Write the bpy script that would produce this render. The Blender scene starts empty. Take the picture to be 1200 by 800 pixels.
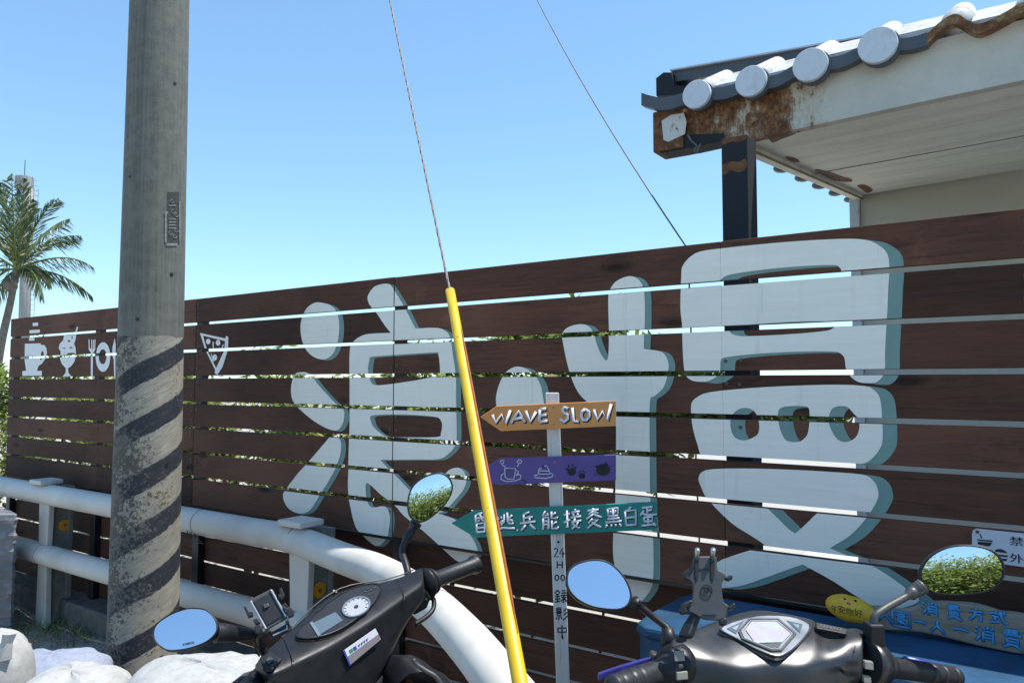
import bpy, bmesh, math, random
from mathutils import Vector, Matrix
from math import sin, cos, pi, radians, sqrt, atan2
random.seed(7)
# ---------------------------------------------------------------- camera, world, sun, exposure
S = bpy.context.scene
COL = S.collection
EYE = Vector((0, 0, 1.5)); PITCH = math.atan(48 / 880); FPX = 880.0
cam = bpy.data.cameras.new('camera'); cam.sensor_width = 36; cam.lens = 36 * FPX / 1200
cam.clip_start = .05; cam.clip_end = 6000
co = bpy.data.objects.new('camera', cam); COL.objects.link(co)
co.location = EYE; co.rotation_euler = (pi / 2 + PITCH, 0, 0); S.camera = co
SUN = Vector((.402, .0, 1.0)).normalized()
W = bpy.data.worlds.new('World'); S.world = W; W.use_nodes = True
nt = W.node_tree; nt.nodes.clear()
sky = nt.nodes.new('ShaderNodeTexSky'); sky.sky_type = 'NISHITA'; sky.sun_disc = False
sky.sun_elevation = math.asin(SUN.z); sky.sun_rotation = atan2(SUN.x, SUN.y)
sky.altitude = 0; sky.air_density = 1.0; sky.dust_density = 0.0; sky.ozone_density = 1.0
bgn = nt.nodes.new('ShaderNodeBackground'); bgn.inputs['Strength'].default_value = .15
won = nt.nodes.new('ShaderNodeOutputWorld')
gam = nt.nodes.new('ShaderNodeGamma'); gam.inputs[1].default_value = .75      # flatter, cleaner blue over the whole dome
tin = nt.nodes.new('ShaderNodeMix'); tin.data_type = 'RGBA'; tin.blend_type = 'MULTIPLY'; tin.inputs[0].default_value = 1; tin.inputs[7].default_value = (.64, .86, 1.0, 1)
nt.links.new(sky.outputs[0], gam.inputs[0]); nt.links.new(gam.outputs[0], tin.inputs[6]); nt.links.new(tin.outputs[2], bgn.inputs[0]); nt.links.new(bgn.outputs[0], won.inputs[0])
sl = bpy.data.lights.new('sun', 'SUN'); sl.energy = 2.8; sl.angle = radians(.53); sl.color = (1, .965, .9)
so = bpy.data.objects.new('sun', sl); COL.objects.link(so)
so.rotation_euler = SUN.to_track_quat('Z', 'Y').to_euler(); so.location = (3, -2, 8)
S.view_settings.view_transform = 'Standard'; S.view_settings.look = 'None'
S.view_settings.gamma = 1; S.view_settings.exposure = 1.2
S.cycles.max_bounces = 8; S.cycles.use_denoising = True

# ---------------------------------------------------------------- geometry helpers
N = Vector((.5707, .8211, 0)).normalized(); T = Vector((N.y, -N.x, 0)); UP = Vector((0, 0, 1))
FWD = Vector((0, cos(PITCH), sin(PITCH))); CUP = Vector((0, -sin(PITCH), cos(PITCH)))
def ray(px, py): return FWD + Vector((1, 0, 0)) * ((px - 600) / FPX) + CUP * ((400 - py) / FPX)
def P(px, py, Y):
    d = ray(px, py); return EYE + d * (Y / d.y)
def PN(px, py, p0, n):
    d = ray(px, py); return EYE + d * ((p0 - EYE).dot(n) / d.dot(n))
def PD(px, py, D): return PN(px, py, N * D, N)
def fa(px, py, D):
    p = PD(px, py, D); return (p.dot(T), p.z)
def F3(a, z, D): return N * D + T * a + UP * z
ORG = {}
def empty(name, loc, label, cat, group=None):
    o = bpy.data.objects.new(name, None); COL.objects.link(o); o.location = loc; o.empty_display_size = .1
    o['label'] = label; o['category'] = cat
    if group: o['group'] = group
    ORG[o.name] = Vector(loc); return o
def setp(o, label=None, cat=None, group=None, kind=None):
    if label: o['label'] = label
    if cat: o['category'] = cat
    if group: o['group'] = group
    if kind: o['kind'] = kind
    return o
def mk(name, V, F, mat, parent=None, smooth=False, sub=0, bevel=0, label=None, kind=None):
    org = ORG[parent.name] if parent else Vector((0, 0, 0))
    me = bpy.data.meshes.new(name)
    me.from_pydata([tuple(Vector(v) - org) for v in V], [], F); me.validate(); 
    bm = bmesh.new(); bm.from_mesh(me); bmesh.ops.recalc_face_normals(bm, faces=bm.faces) ; bm.to_mesh(me); bm.free()
    o = bpy.data.objects.new(name, me); COL.objects.link(o)
    if mat: me.materials.append(mat)
    if parent: o.parent = parent
    ORG[o.name] = org
    if smooth: me.shade_smooth()
    if bevel:
        m = o.modifiers.new('b', 'BEVEL'); m.width = bevel; m.segments = 2; m.limit_method = 'ANGLE'; m.angle_limit = radians(35)
    if sub:
        m = o.modifiers.new('s', 'SUBSURF'); m.levels = sub; m.render_levels = sub
    setp(o, label=label, kind=kind)
    return o
class MB:
    def __init__(s): s.V = []; s.F = []
    def add(s, V, F):
        n = len(s.V); s.V += [Vector(v) for v in V]; s.F += [tuple(i + n for i in f) for f in F]; return s
    def build(s, name, mat, parent=None, **k): return mk(name, s.V, s.F, mat, parent, **k)
BOXF = [(0, 1, 3, 2), (4, 6, 7, 5), (0, 4, 5, 1), (2, 3, 7, 6), (0, 2, 6, 4), (1, 5, 7, 3)]
def box(c, ex, ey, ez):   # centre and three half-axis vectors
    c = Vector(c)
    return [c + ex * i + ey * j + ez * k for i in (-1, 1) for j in (-1, 1) for k in (-1, 1)], BOXF
def abox(a0, a1, z0, z1, D0, D1):   # box aligned with the fence
    return box(F3((a0 + a1) / 2, (z0 + z1) / 2, (D0 + D1) / 2), T * ((a1 - a0) / 2), UP * ((z1 - z0) / 2), N * ((D1 - D0) / 2))
def prism(pts, vec):  # polygon points (3D) extruded by vec
    n = len(pts); V = [Vector(p) for p in pts] + [Vector(p) + vec for p in pts]
    F = [tuple(range(n)), tuple(range(2 * n - 1, n - 1, -1))] + [(i, (i + 1) % n, n + (i + 1) % n, n + i) for i in range(n)]
    return V, F
def tube(pts, rad, seg=12, caps=True, sx=1, nrm=None):
    pts = [Vector(p) for p in pts]; n = len(pts); V = []; F = []
    rad = rad if isinstance(rad, (list, tuple)) else [rad] * n
    t0 = (pts[1] - pts[0]).normalized()
    u = nrm.normalized() if nrm else (t0.cross(UP) if abs(t0.z) < .9 else t0.cross(Vector((1, 0, 0)))).normalized()
    for i, p in enumerate(pts):
        t = (pts[min(i + 1, n - 1)] - pts[max(i - 1, 0)]).normalized()
        u = (u - t * u.dot(t)).normalized(); w = t.cross(u)
        for k in range(seg):
            an = 2 * pi * k / seg; V.append(p + (u * cos(an) * sx + w * sin(an)) * rad[i])
    for i in range(n - 1):
        for k in range(seg):
            a, b = i * seg + k, i * seg + (k + 1) % seg; F.append((a, b, b + seg, a + seg))
    if caps: F.append(tuple(range(seg - 1, -1, -1))); F.append(tuple(range((n - 1) * seg, n * seg)))
    return V, F
def catmull(pts, k=4, closed=True):
    out = []; n = len(pts)
    rng = range(n) if closed else range(n - 1)
    for i in rng:
        if closed: p0, p1, p2, p3 = (pts[(i + j) % n] for j in (-1, 0, 1, 2))
        else: p0, p1, p2, p3 = (pts[min(max(i + j, 0), n - 1)] for j in (-1, 0, 1, 2))
        for s in range(k):
            t = s / k
            out.append(tuple(.5 * ((2 * b) + (c - a) * t + (2 * a - 5 * b + 4 * c - d) * t * t + (3 * b - a - 3 * c + d) * t ** 3) for a, b, c, d in zip(p0, p1, p2, p3)))
    if not closed: out.append(tuple(pts[-1]))
    return out
def fill2d(loops):  # flat 2D fill with holes (even-odd) -> verts2d, faces
    cu = bpy.data.curves.new('t', 'CURVE'); cu.dimensions = '2D'; cu.fill_mode = 'BOTH'
    for lp in loops:
        s = cu.splines.new('POLY'); s.points.add(len(lp) - 1)
        for i, p in enumerate(lp): s.points[i].co = (p[0], p[1], 0, 1)
        s.use_cyclic_u = True
    o = bpy.data.objects.new('t', cu); COL.objects.link(o)
    me = o.to_mesh(); V = [(v.co.x, v.co.y) for v in me.vertices]; F = [tuple(p.vertices) for p in me.polygons]
    o.to_mesh_clear(); bpy.data.objects.remove(o); bpy.data.curves.remove(cu); return V, F
def text2d(s, size, offset=0, shear=0):
    cu = bpy.data.curves.new('t', 'FONT'); cu.body = s; cu.size = size; cu.align_x = 'CENTER'; cu.align_y = 'CENTER'
    cu.offset = offset; cu.shear = shear; cu.resolution_u = 3
    o = bpy.data.objects.new('t', cu); COL.objects.link(o); dg = bpy.context.evaluated_depsgraph_get()
    me = o.evaluated_get(dg).to_mesh()
    V = [(v.co.x, v.co.y) for v in me.vertices]; F = [tuple(p.vertices) for p in me.polygons]
    o.evaluated_get(dg).to_mesh_clear(); bpy.data.objects.remove(o); bpy.data.curves.remove(cu)
    if V:  # centre by bounding box
        cx = (min(v[0] for v in V) + max(v[0] for v in V)) / 2; cy = (min(v[1] for v in V) + max(v[1] for v in V)) / 2
        V = [(x - cx, y - cy) for x, y in V]
    return V, F
def lay(mb, VF, o, ex, ey, en=None, h=0):
    V, F = VF; mb.add([o + ex * x + ey * y + (en * h if en else Vector()) for x, y in V], F)
def ellipsoid(c, ax, ay, az, nu=28, nv=16, fn=None):
    V = []; F = []
    for j in range(nv + 1):
        ph = -pi / 2 + pi * j / nv
        for i in range(nu):
            th = 2 * pi * i / nu; k = fn(th, ph) if fn else 1
            V.append(Vector(c) + (ax * cos(ph) * cos(th) + ay * cos(ph) * sin(th) + az * sin(ph)) * k)
    for j in range(nv):
        for i in range(nu): F.append((j * nu + i, j * nu + (i + 1) % nu, (j + 1) * nu + (i + 1) % nu, (j + 1) * nu + i))
    return V, F
def loft(loops, closed_u=False, caps=True):
    m = len(loops[0]); V = [Vector(p) for l in loops for p in l]; F = []
    n = len(loops)
    for i in range(n - 1 + (1 if closed_u else 0)):
        for k in range(m):
            a, b = (i % n) * m + k, (i % n) * m + (k + 1) % m; c, d = ((i + 1) % n) * m + (k + 1) % m, ((i + 1) % n) * m + k
            F.append((a, b, c, d))
    if caps and not closed_u: F.append(tuple(range(m - 1, -1, -1))); F.append(tuple(range((n - 1) * m, n * m)))
    return V, F

# ---------------------------------------------------------------- materials
class NT:
    def __init__(s, name):
        s.m = bpy.data.materials.new(name); s.m.use_nodes = True; s.t = s.m.node_tree; s.b = s.t.nodes['Principled BSDF']
        s.tc = s.t.nodes.new('ShaderNodeTexCoord')
    def n(s, typ, **kw):
        x = s.t.nodes.new(typ)
        for k, v in kw.items():
            if k.startswith('i_'):
                kk = k[2:]; kk = int(kk) if kk.isdigit() else kk.replace('_', ' ')
                if hasattr(v, 'links') or isinstance(v, bpy.types.NodeSocket): s.t.links.new(v, x.inputs[kk])
                else: x.inputs[kk].default_value = v
            else: setattr(x, k, v)
        return x
    def noise(s, scale, detail=4, rough=.55, vec=None, dist=0):
        x = s.n('ShaderNodeTexNoise', i_Scale=scale, i_Detail=detail, i_Roughness=rough, i_Distortion=dist)
        s.t.links.new(vec or s.tc.outputs['Object'], x.inputs['Vector']); return x.outputs['Fac']
    def ramp(s, fac, stops, interp='LINEAR'):
        x = s.n('ShaderNodeValToRGB'); x.color_ramp.interpolation = interp; e = x.color_ramp.elements
        while len(e) < len(stops): e.new(.5)
        for i, (p, c) in enumerate(stops):
            e[i].position = p; e[i].color = (c, c, c, 1) if isinstance(c, (int, float)) else (*c, 1)
        s.t.links.new(fac, x.inputs[0]); return x.outputs[0]
    def mix(s, f, a, b, typ='MIX'):
        x = s.n('ShaderNodeMix', data_type='RGBA', blend_type=typ)
        for i, v in ((0, f), (6, a), (7, b)):
            if isinstance(v, bpy.types.NodeSocket): s.t.links.new(v, x.inputs[i])
            elif i == 0: x.inputs[0].default_value = v
            else: x.inputs[i].default_value = (*v, 1)
        return x.outputs[2]
    def math(s, op, a, b=None, c=None, clamp=False):
        x = s.n('ShaderNodeMath', operation=op, use_clamp=clamp)
        for i, v in enumerate((a, b, c)):
            if v is None: continue
            if isinstance(v, bpy.types.NodeSocket): s.t.links.new(v, x.inputs[i])
            else: x.inputs[i].default_value = v
        return x.outputs[0]
    def bump(s, h, strength=.3, dist=.01):
        x = s.n('ShaderNodeBump'); x.inputs['Strength'].default_value = strength; x.inputs['Distance'].default_value = dist
        s.t.links.new(h, x.inputs['Height']); s.t.links.new(x.outputs[0], s.b.inputs['Normal'])
    def col(s, c):
        if isinstance(c, bpy.types.NodeSocket): s.t.links.new(c, s.b.inputs['Base Color'])
        else: s.b.inputs['Base Color'].default_value = (*c, 1)
    def rough(s, v):
        if isinstance(v, bpy.types.NodeSocket): s.t.links.new(v, s.b.inputs['Roughness'])
        else: s.b.inputs['Roughness'].default_value = v
def simple(name, c, rough=.5, metal=0, var=.15, scale=30, bump=.1, bd=.001, spec=.5, dirt=None, dscale=6, coat=0):
    m = NT(name); n1 = m.noise(scale)
    c2 = tuple(x * (1 - var) for x in c); c3 = tuple(min(1, x * (1 + var)) for x in c)
    r = m.ramp(n1, [(.3, c2), (.7, c3)])
    if dirt:
        d = m.noise(dscale, 6, .65); r = m.mix(m.ramp(d, [(.52, 0.0), (.72, 1.0)]), r, dirt)
    m.col(r); m.rough(m.ramp(m.noise(scale * .7), [(.3, max(0, rough - .08)), (.7, min(1, rough + .08))])); m.b.inputs['Metallic'].default_value = metal
    m.b.inputs['Specular IOR Level'].default_value = spec
    if coat: m.b.inputs['Coat Weight'].default_value = coat; m.b.inputs['Coat Roughness'].default_value = .15
    if bump: m.bump(n1, bump, bd)
    return m.m
def wood(name, dark, light, rot, knots=True, rough=.74, stretch=(1.2, 22, 22), rnd=True, tint=None):
    m = NT(name)
    r1 = m.n('ShaderNodeMapping'); r1.inputs['Rotation'].default_value = rot; m.t.links.new(m.tc.outputs['Object'], r1.inputs[0])
    oi = m.n('ShaderNodeObjectInfo')
    ofs = m.n('ShaderNodeVectorMath', operation='SCALE'); ofs.inputs[0].default_value = (13, 7, 29); m.t.links.new(oi.outputs['Random'], ofs.inputs['Scale'])
    ad = m.n('ShaderNodeVectorMath', operation='ADD'); m.t.links.new(r1.outputs[0], ad.inputs[0]); m.t.links.new(ofs.outputs[0], ad.inputs[1])
    base = ad.outputs[0]
    # knots: sparse voronoi cells that bend the grain
    km = m.n('ShaderNodeMapping'); km.inputs['Scale'].default_value = (2.3, 2.3, 7); m.t.links.new(base, km.inputs[0])
    vo = m.n('ShaderNodeTexVoronoi', i_Scale=1.0); m.t.links.new(km.outputs[0], vo.inputs['Vector'])
    d = vo.outputs['Distance']
    bend = m.math('MULTIPLY', m.math('POWER', m.math('SUBTRACT', 1.0, d, clamp=True), 6.0), .05)
    cb = m.n('ShaderNodeCombineXYZ'); m.t.links.new(bend, cb.inputs[2]); m.t.links.new(bend, cb.inputs[1])
    ad2 = m.n('ShaderNodeVectorMath', operation='ADD'); m.t.links.new(base, ad2.inputs[0]); m.t.links.new(cb.outputs[0], ad2.inputs[1])
    st = m.n('ShaderNodeMapping'); st.inputs['Scale'].default_value = stretch; m.t.links.new(ad2.outputs[0], st.inputs[0])
    g = m.noise(2.2, 6, .65, st.outputs[0], .6); g2 = m.noise(9, 3, .6, st.outputs[0])
    big = m.noise(1.6, 2, .5, base)
    v = m.math('ADD', m.math('MULTIPLY', g, .65), m.math('MULTIPLY', g2, .35))
    c = m.ramp(v, [(.32, dark), (.5, tuple((a + b) / 2 for a, b in zip(dark, light))), (.68, light)])
    c = m.mix(m.ramp(big, [(.35, 0.), (.75, .55)]), c, tuple(x * 1.7 for x in light))
    sm = m.n('ShaderNodeMapping'); sm.inputs['Scale'].default_value = (3, 60, 60); m.t.links.new(base, sm.inputs[0])
    c = m.mix(m.ramp(m.noise(1.5, 5, .75, sm.outputs[0]), [(.56, 0.), (.68, .6)]), c, tuple(x * .5 for x in dark))
    c = m.mix(m.ramp(m.noise(3.5, 6, .7, base), [(.60, 0.), (.75, .45)]), c, tuple(min(1, x * 2.3 + .01) for x in light))
    if knots:
        kf = m.ramp(m.math('ADD', d, m.math('MULTIPLY', m.math('SUBTRACT', g, .5), .16)), [(.0, .95), (.06, .85), (.10, .35), (.15, 0.)])
        c = m.mix(kf, c, tuple(x * .45 for x in dark))
    rv = m.math('ADD', m.math('MULTIPLY', oi.outputs['Random'], .75), .62)
    mu = m.n('ShaderNodeVectorMath', operation='SCALE'); m.t.links.new(c, mu.inputs[0]); m.t.links.new(rv, mu.inputs['Scale'])
    m.col(mu.outputs[0]); m.rough(m.ramp(g, [(.3, rough - .1), (.7, rough + .12)])); m.bump(v, .5, .003); m.b.inputs['Specular IOR Level'].default_value = .28
    return m.m
AT = -atan2(T.y, T.x)
M = {}
M['board'] = wood('stained_board', (.025, .0100, .0062), (.108, .047, .029), (0, 0, AT))
M['stake'] = wood('white_washed_stake', (.55, .53, .50), (.80, .78, .74), (0, pi / 2, 0), knots=False, rough=.75, stretch=(3, 40, 40))
M['drift'] = wood('weathered_driftwood', (.29, .235, .18), (.50, .42, .33), (0, 0, AT), knots=False, rough=.85)
M['paint'] = simple('pale_sign_paint', (.84, .82, .74), .6, var=.05, scale=14, bump=.05, dirt=(.72, .72, .66), dscale=4)
def paintmat():
    m = NT('brushed_pale_paint'); r1 = m.n('ShaderNodeMapping'); r1.inputs['Rotation'].default_value = (0, 0, AT); m.t.links.new(m.tc.outputs['Object'], r1.inputs[0])
    s1 = m.n('ShaderNodeMapping'); s1.inputs['Scale'].default_value = (1.5, 30, 30); m.t.links.new(r1.outputs[0], s1.inputs[0])
    g = m.noise(2.5, 6, .7, s1.outputs[0]); b = m.noise(2.2, 4, .6); st = m.n('ShaderNodeMapping'); st.inputs['Scale'].default_value = (14, 14, 1.2); m.t.links.new(m.tc.outputs['Object'], st.inputs[0])
    dr = m.noise(2.0, 5, .7, st.outputs[0]); c = m.ramp(g, [(.3, (.79, .77, .69)), (.6, (.86, .84, .755))])
    c = m.mix(m.ramp(b, [(.35, .0), (.75, .5)]), c, (.70, .71, .67)); c = m.mix(m.ramp(dr, [(.58, 0.), (.75, .35)]), c, (.50, .49, .44))
    c = m.mix(m.ramp(m.noise(26, 5, .75), [(.69, 0.), (.73, .6)]), c, (.30, .26, .22))
    m.col(c); m.rough(.62); m.bump(g, .4, .002); return m.m
M['paint'] = paintmat()
M['shade'] = simple('teal_grey_paint', (.17, .29, .27), .6, var=.08, scale=10, bump=.05)
M['iconw'] = simple('white_icon_paint', (.78, .78, .76), .6, var=.04)
M['blackpost'] = simple('black_steel_tube', (.010, .011, .014), .42, .0, var=.3, scale=12, dirt=(.035, .022, .015), dscale=8)
M['screw'] = simple('zinc_screw', (.085, .065, .05), .6, .3)
M['rail'] = simple('white_painted_concrete_rail', (.60, .575, .53), .65, var=.08, scale=5, bump=.1, bd=.002, dirt=(.50, .47, .41), dscale=3)
M['raildark'] = simple('rail_joint', (.10, .10, .10), .8)
M['postgrey'] = simple('bare_concrete_post', (.20, .20, .18), .85, var=.25, scale=18, bump=.3)
M['amber'] = simple('amber_reflector', (.72, .30, .01), .25, var=.15, scale=60, coat=.6)
M['curb'] = simple('dark_concrete_kerb', (.12, .115, .105), .9, var=.35, scale=20, bump=.6, bd=.006)
M['black'] = simple('matt_black', (.012, .012, .013), .5, var=.1)
M['inkblack'] = simple('black_brush_paint', (.012, .012, .016), .6, var=.1)
M['rubber'] = simple('black_rubber', (.010, .0105, .012), .5, var=.15, scale=200, bump=.1)
M['grip'] = simple('dusty_grip_rubber', (.022, .022, .023), .45, var=.3, scale=120, bump=.2)
M['orange'] = simple('orange_sign_paint', (.70, .30, .09), .6, var=.07, scale=20, bump=.08)
M['purple'] = simple('purple_sign_paint', (.115, .075, .27), .6, var=.07, scale=20, bump=.08)
M['teal'] = simple('teal_sign_paint', (.018, .225, .19), .6, var=.08, scale=20, bump=.08)
M['whitetxt'] = simple('white_brush_paint', (.66, .68, .74), .6, var=.05)
M['bluetxt'] = simple('blue_brush_paint', (.06, .30, .58), .5, var=.1)
M['navy'] = simple('navy_outline', (.012, .03, .06), .5)
M['plate'] = simple('white_plastic_plate', (.52, .55, .62), .4, var=.03)
M['yellowst'] = simple('yellow_painted_stone', (.72, .40, .02), .45, var=.12, scale=40, bump=.2)
M['pink'] = simple('pink_paint', (.55, .09, .12), .5)
M['blue'] = simple('blue_painted_timber', (.007, .060, .135), .65, var=.3, scale=7, bump=.45, bd=.005, dirt=(.004, .034, .08), dscale=11)
M['tubey'] = simple('yellow_guy_guard', (.72, .47, .008), .42, var=.08, scale=10, dirt=(.52, .33, .03), dscale=14)
M['tuber'] = simple('faded_orange_lip', (.30, .07, .01), .6, var=.3, scale=30)
M['wire'] = simple('galvanised_wire', (.16, .15, .15), .5, .5, var=.3, scale=300)
M['soffit'] = None
M['sandbag'] = simple('woven_white_bag', (.40, .40, .385), .9, var=.10, scale=24, bump=.5, bd=.008, dirt=(.32, .31, .29), dscale=50)
M['bag_shade'] = simple('shade_tinted_grey_bag', (.27, .30, .38), .8, var=.12, scale=60, bump=.4, bd=.002)  # grey bag, with the blue of its shade put into the colour
M['brick'] = simple('broken_brick', (.30, .13, .08), .9, var=.2, bump=.4)
M['darktile'] = simple('dark_grey_sheet', (.075, .085, .10), .45, var=.12, scale=8)
M['discw'] = simple('white_tile_cap', (.62, .66, .70), .6, var=.06, scale=20, dirt=(.50, .53, .56), dscale=20)
M['tilew'] = simple('flaking_white_tile', (.46, .46, .44), .7, var=.1, scale=25, bump=.6, bd=.006, dirt=(.18, .15, .12), dscale=14)
M['chrome'] = simple('silver_trim', (.42, .43, .44), .33, .85, var=.05, scale=20, bump=0)
M['plastic'] = simple('black_cowl_plastic', (.012, .012, .013), .42, var=.25, scale=60, bump=.12, bd=.0006, spec=.35)
M['silver'] = simple('grey_cowl_plastic', (.032, .032, .033), .34, .28, var=.12, scale=40, bump=.06, bd=.0006, spec=.8)
M['gunmetal'] = simple('satin_alloy', (.085, .085, .083), .5, .5, var=.08, scale=40)
M['lcd'] = simple('lcd_window', (.10, .13, .15), .15, var=.06, scale=10, coat=.8)
M['dial'] = simple('dial_face', (.34, .35, .37), .4, var=.03)
M['lever'] = simple('violet_lever', (.07, .07, .36), .3, .5, var=.1)
M['button'] = simple('beige_switch', (.24, .235, .20), .5)
M['red'] = simple('red_mark', (.4, .03, .03), .5)
M['stickerw'] = simple('white_sticker', (.62, .62, .66), .5, var=.03)
M['stickerg'] = simple('grey_sticker', (.22, .19, .20), .5, var=.05)
M['green'] = simple('green_logo', (.02, .25, .10), .5)
M['bluelogo'] = simple('blue_logo', (.03, .06, .32), .5)
M['mirror'] = (lambda m: (m.col((.86, .9, .95)), m.rough(.015), setattr(m.b.inputs['Metallic'], 'default_value', 1), m.m)[-1])(NT('mirror_glass'))
M['trunk'] = simple('palm_trunk_bark', (.14, .12, .10), .9, var=.3, scale=6, bump=.5, bd=.02)
M['bark'] = simple('shrub_stem', (.10, .07, .045), .9, var=.3)
M['tower'] = simple('pale_tower', (.27, .275, .27), .7, var=.05, scale=.6)
M['wall'] = simple('grey_panel_wall', (.60, .58, .52), .6, var=.05, scale=3, bump=.03, dirt=(.50, .48, .42), dscale=2)
def leafmat(name, stops, rough=.5, trans=.25):
    m = NT(name); g = m.n('ShaderNodeNewGeometry')
    c = m.ramp(g.outputs['Random Per Island'], stops); m.col(c); m.rough(rough)
    tr = m.n('ShaderNodeBsdfTranslucent'); m.t.links.new(c, tr.inputs[0]); mx = m.n('ShaderNodeMixShader'); mx.inputs[0].default_value = trans
    out = m.t.nodes['Material Output']; m.t.links.new(m.b.outputs[0], mx.inputs[1]); m.t.links.new(tr.outputs[0], mx.inputs[2]); m.t.links.new(mx.outputs[0], out.inputs[0])
    return m.m
M['leaf'] = leafmat('hedge_leaf', [(0, (.06, .11, .02)), (.4, (.20, .28, .05)), (.75, (.38, .43, .10)), (1, (.58, .54, .26))], .45, .5)
M['frond'] = leafmat('palm_leaflet', [(0, (.04, .075, .025)), (.6, (.10, .145, .05)), (.9, (.20, .22, .10)), (1, (.45, .42, .28))], .45, .2)
M['grass'] = leafmat('grass_blade', [(0, (.10, .14, .03)), (.6, (.20, .26, .06)), (1, (.42, .38, .17))], .6, .3)

def ground_mat():
    m = NT('gravel_ground'); v = m.n('ShaderNodeTexVoronoi', i_Scale=45.0); m.t.links.new(m.tc.outputs['Object'], v.inputs['Vector'])
    n1 = m.noise(9, 6, .7); n2 = m.noise(120, 2, .5)
    c = m.ramp(n1, [(.3, (.16, .145, .12)), (.6, (.30, .28, .24)), (.8, (.40, .38, .34))])
    c = m.mix(.35, c, v.outputs['Color'], 'SOFT_LIGHT'); m.col(c); m.rough(.95)
    m.bump(m.math('ADD', v.outputs['Distance'], m.math('MULTIPLY', n2, .3)), .8, .012); return m.m
M['gravel'] = ground_mat()
M['pale_road'] = simple('pale_bounce_road', (.40, .37, .32), .9, var=.3, scale=150, bump=.5, bd=.003)  # road colour raised well above asphalt to bounce light onto the fence
M['concrete'] = simple('pale_yard_concrete', (.50, .49, .46), .85, var=.08, scale=4, bump=.1)
def soffit_mat(name, rust, base=(.80, .76, .66)):
    m = NT(name)
    st = m.n('ShaderNodeMapping'); st.inputs['Rotation'].default_value = (0, 0, AT); m.t.links.new(m.tc.outputs['Object'], st.inputs[0])
    s2 = m.n('ShaderNodeMapping'); s2.inputs['Scale'].default_value = (1.0, 6, 1); m.t.links.new(st.outputs[0], s2.inputs[0])
    a = m.noise(1.6, 5, .6, s2.outputs[0]); b = m.noise(14, 6, .7)
    c = m.ramp(a, [(.35, tuple(x * .84 for x in base)), (.55, base), (.75, tuple(x * 1.06 for x in base))])
    c = m.mix(m.ramp(b, [(.55, 0.), (.75, .35)]), c, tuple(x * .55 for x in base))
    r = m.noise(7, 7, .72, None, .3)
    mask = m.ramp(r, [(rust, 0.), (rust + .035, .7), (rust + .10, 1.)])
    rc = m.ramp(m.noise(30, 5, .7), [(.3, (.045, .018, .008)), (.55, (.17, .065, .02)), (.75, (.33, .19, .08))])
    m.col(m.mix(mask, c, rc)); m.rough(.75); m.bump(r, .25, .004); return m.m
M['soffit'] = soffit_mat('dirty_cream_panel', .71)
M['fascia'] = soffit_mat('dirty_grey_fascia', .70, (.60, .575, .50))
def rustgrad(name, base, a0, spread):
    m = NT(name); sx = m.n('ShaderNodeSeparateXYZ'); r1 = m.n('ShaderNodeMapping'); r1.inputs['Rotation'].default_value = (0, 0, AT); m.t.links.new(m.tc.outputs['Object'], r1.inputs[0]); m.t.links.new(r1.outputs[0], sx.inputs[0])
    g = m.math('MULTIPLY', m.math('SUBTRACT', sx.outputs[0], a0), 1 / spread)
    st = m.n('ShaderNodeMapping'); st.inputs['Scale'].default_value = (9, 9, 2.2); m.t.links.new(m.tc.outputs['Object'], st.inputs[0])
    nz = m.math('ADD', m.math('MULTIPLY', m.noise(7, 7, .75), .55), m.math('MULTIPLY', m.noise(3, 6, .75, st.outputs[0]), .45))
    v = m.math('SUBTRACT', nz, m.math('MINIMUM', m.math('MULTIPLY', m.math('MAXIMUM', g, 0.0), .26), .30))
    mask = m.ramp(v, [(.40, 0.), (.44, .75), (.50, 1.)])
    b = m.noise(5, 6, .7); c = m.ramp(b, [(.3, tuple(x * .86 for x in base)), (.6, base)])
    halo = m.ramp(v, [(.33, 0.), (.41, .6)]); c = m.mix(halo, c, (.42, .30, .17))
    rc = m.ramp(m.noise(34, 5, .75), [(.3, (.035, .014, .007)), (.5, (.15, .055, .018)), (.7, (.36, .19, .07))])
    m.col(m.mix(mask, c, rc)); m.rough(.8); m.bump(nz, .4, .006); return m.m
M['rusty'] = soffit_mat('rust_eaten_steel', .47, (.36, .31, .24))
M['veryrusty'] = soffit_mat('rusted_edge', .30, (.30, .24, .16))
M['rustwhite'] = soffit_mat('white_patch_with_rust', .62, (.60, .60, .56))
M['yellowrust'] = soffit_mat('exposed_yellow_foam', .42, (.30, .21, .10))
M['blackrust'] = soffit_mat('black_post_with_rust', .66, (.010, .014, .020))

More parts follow.
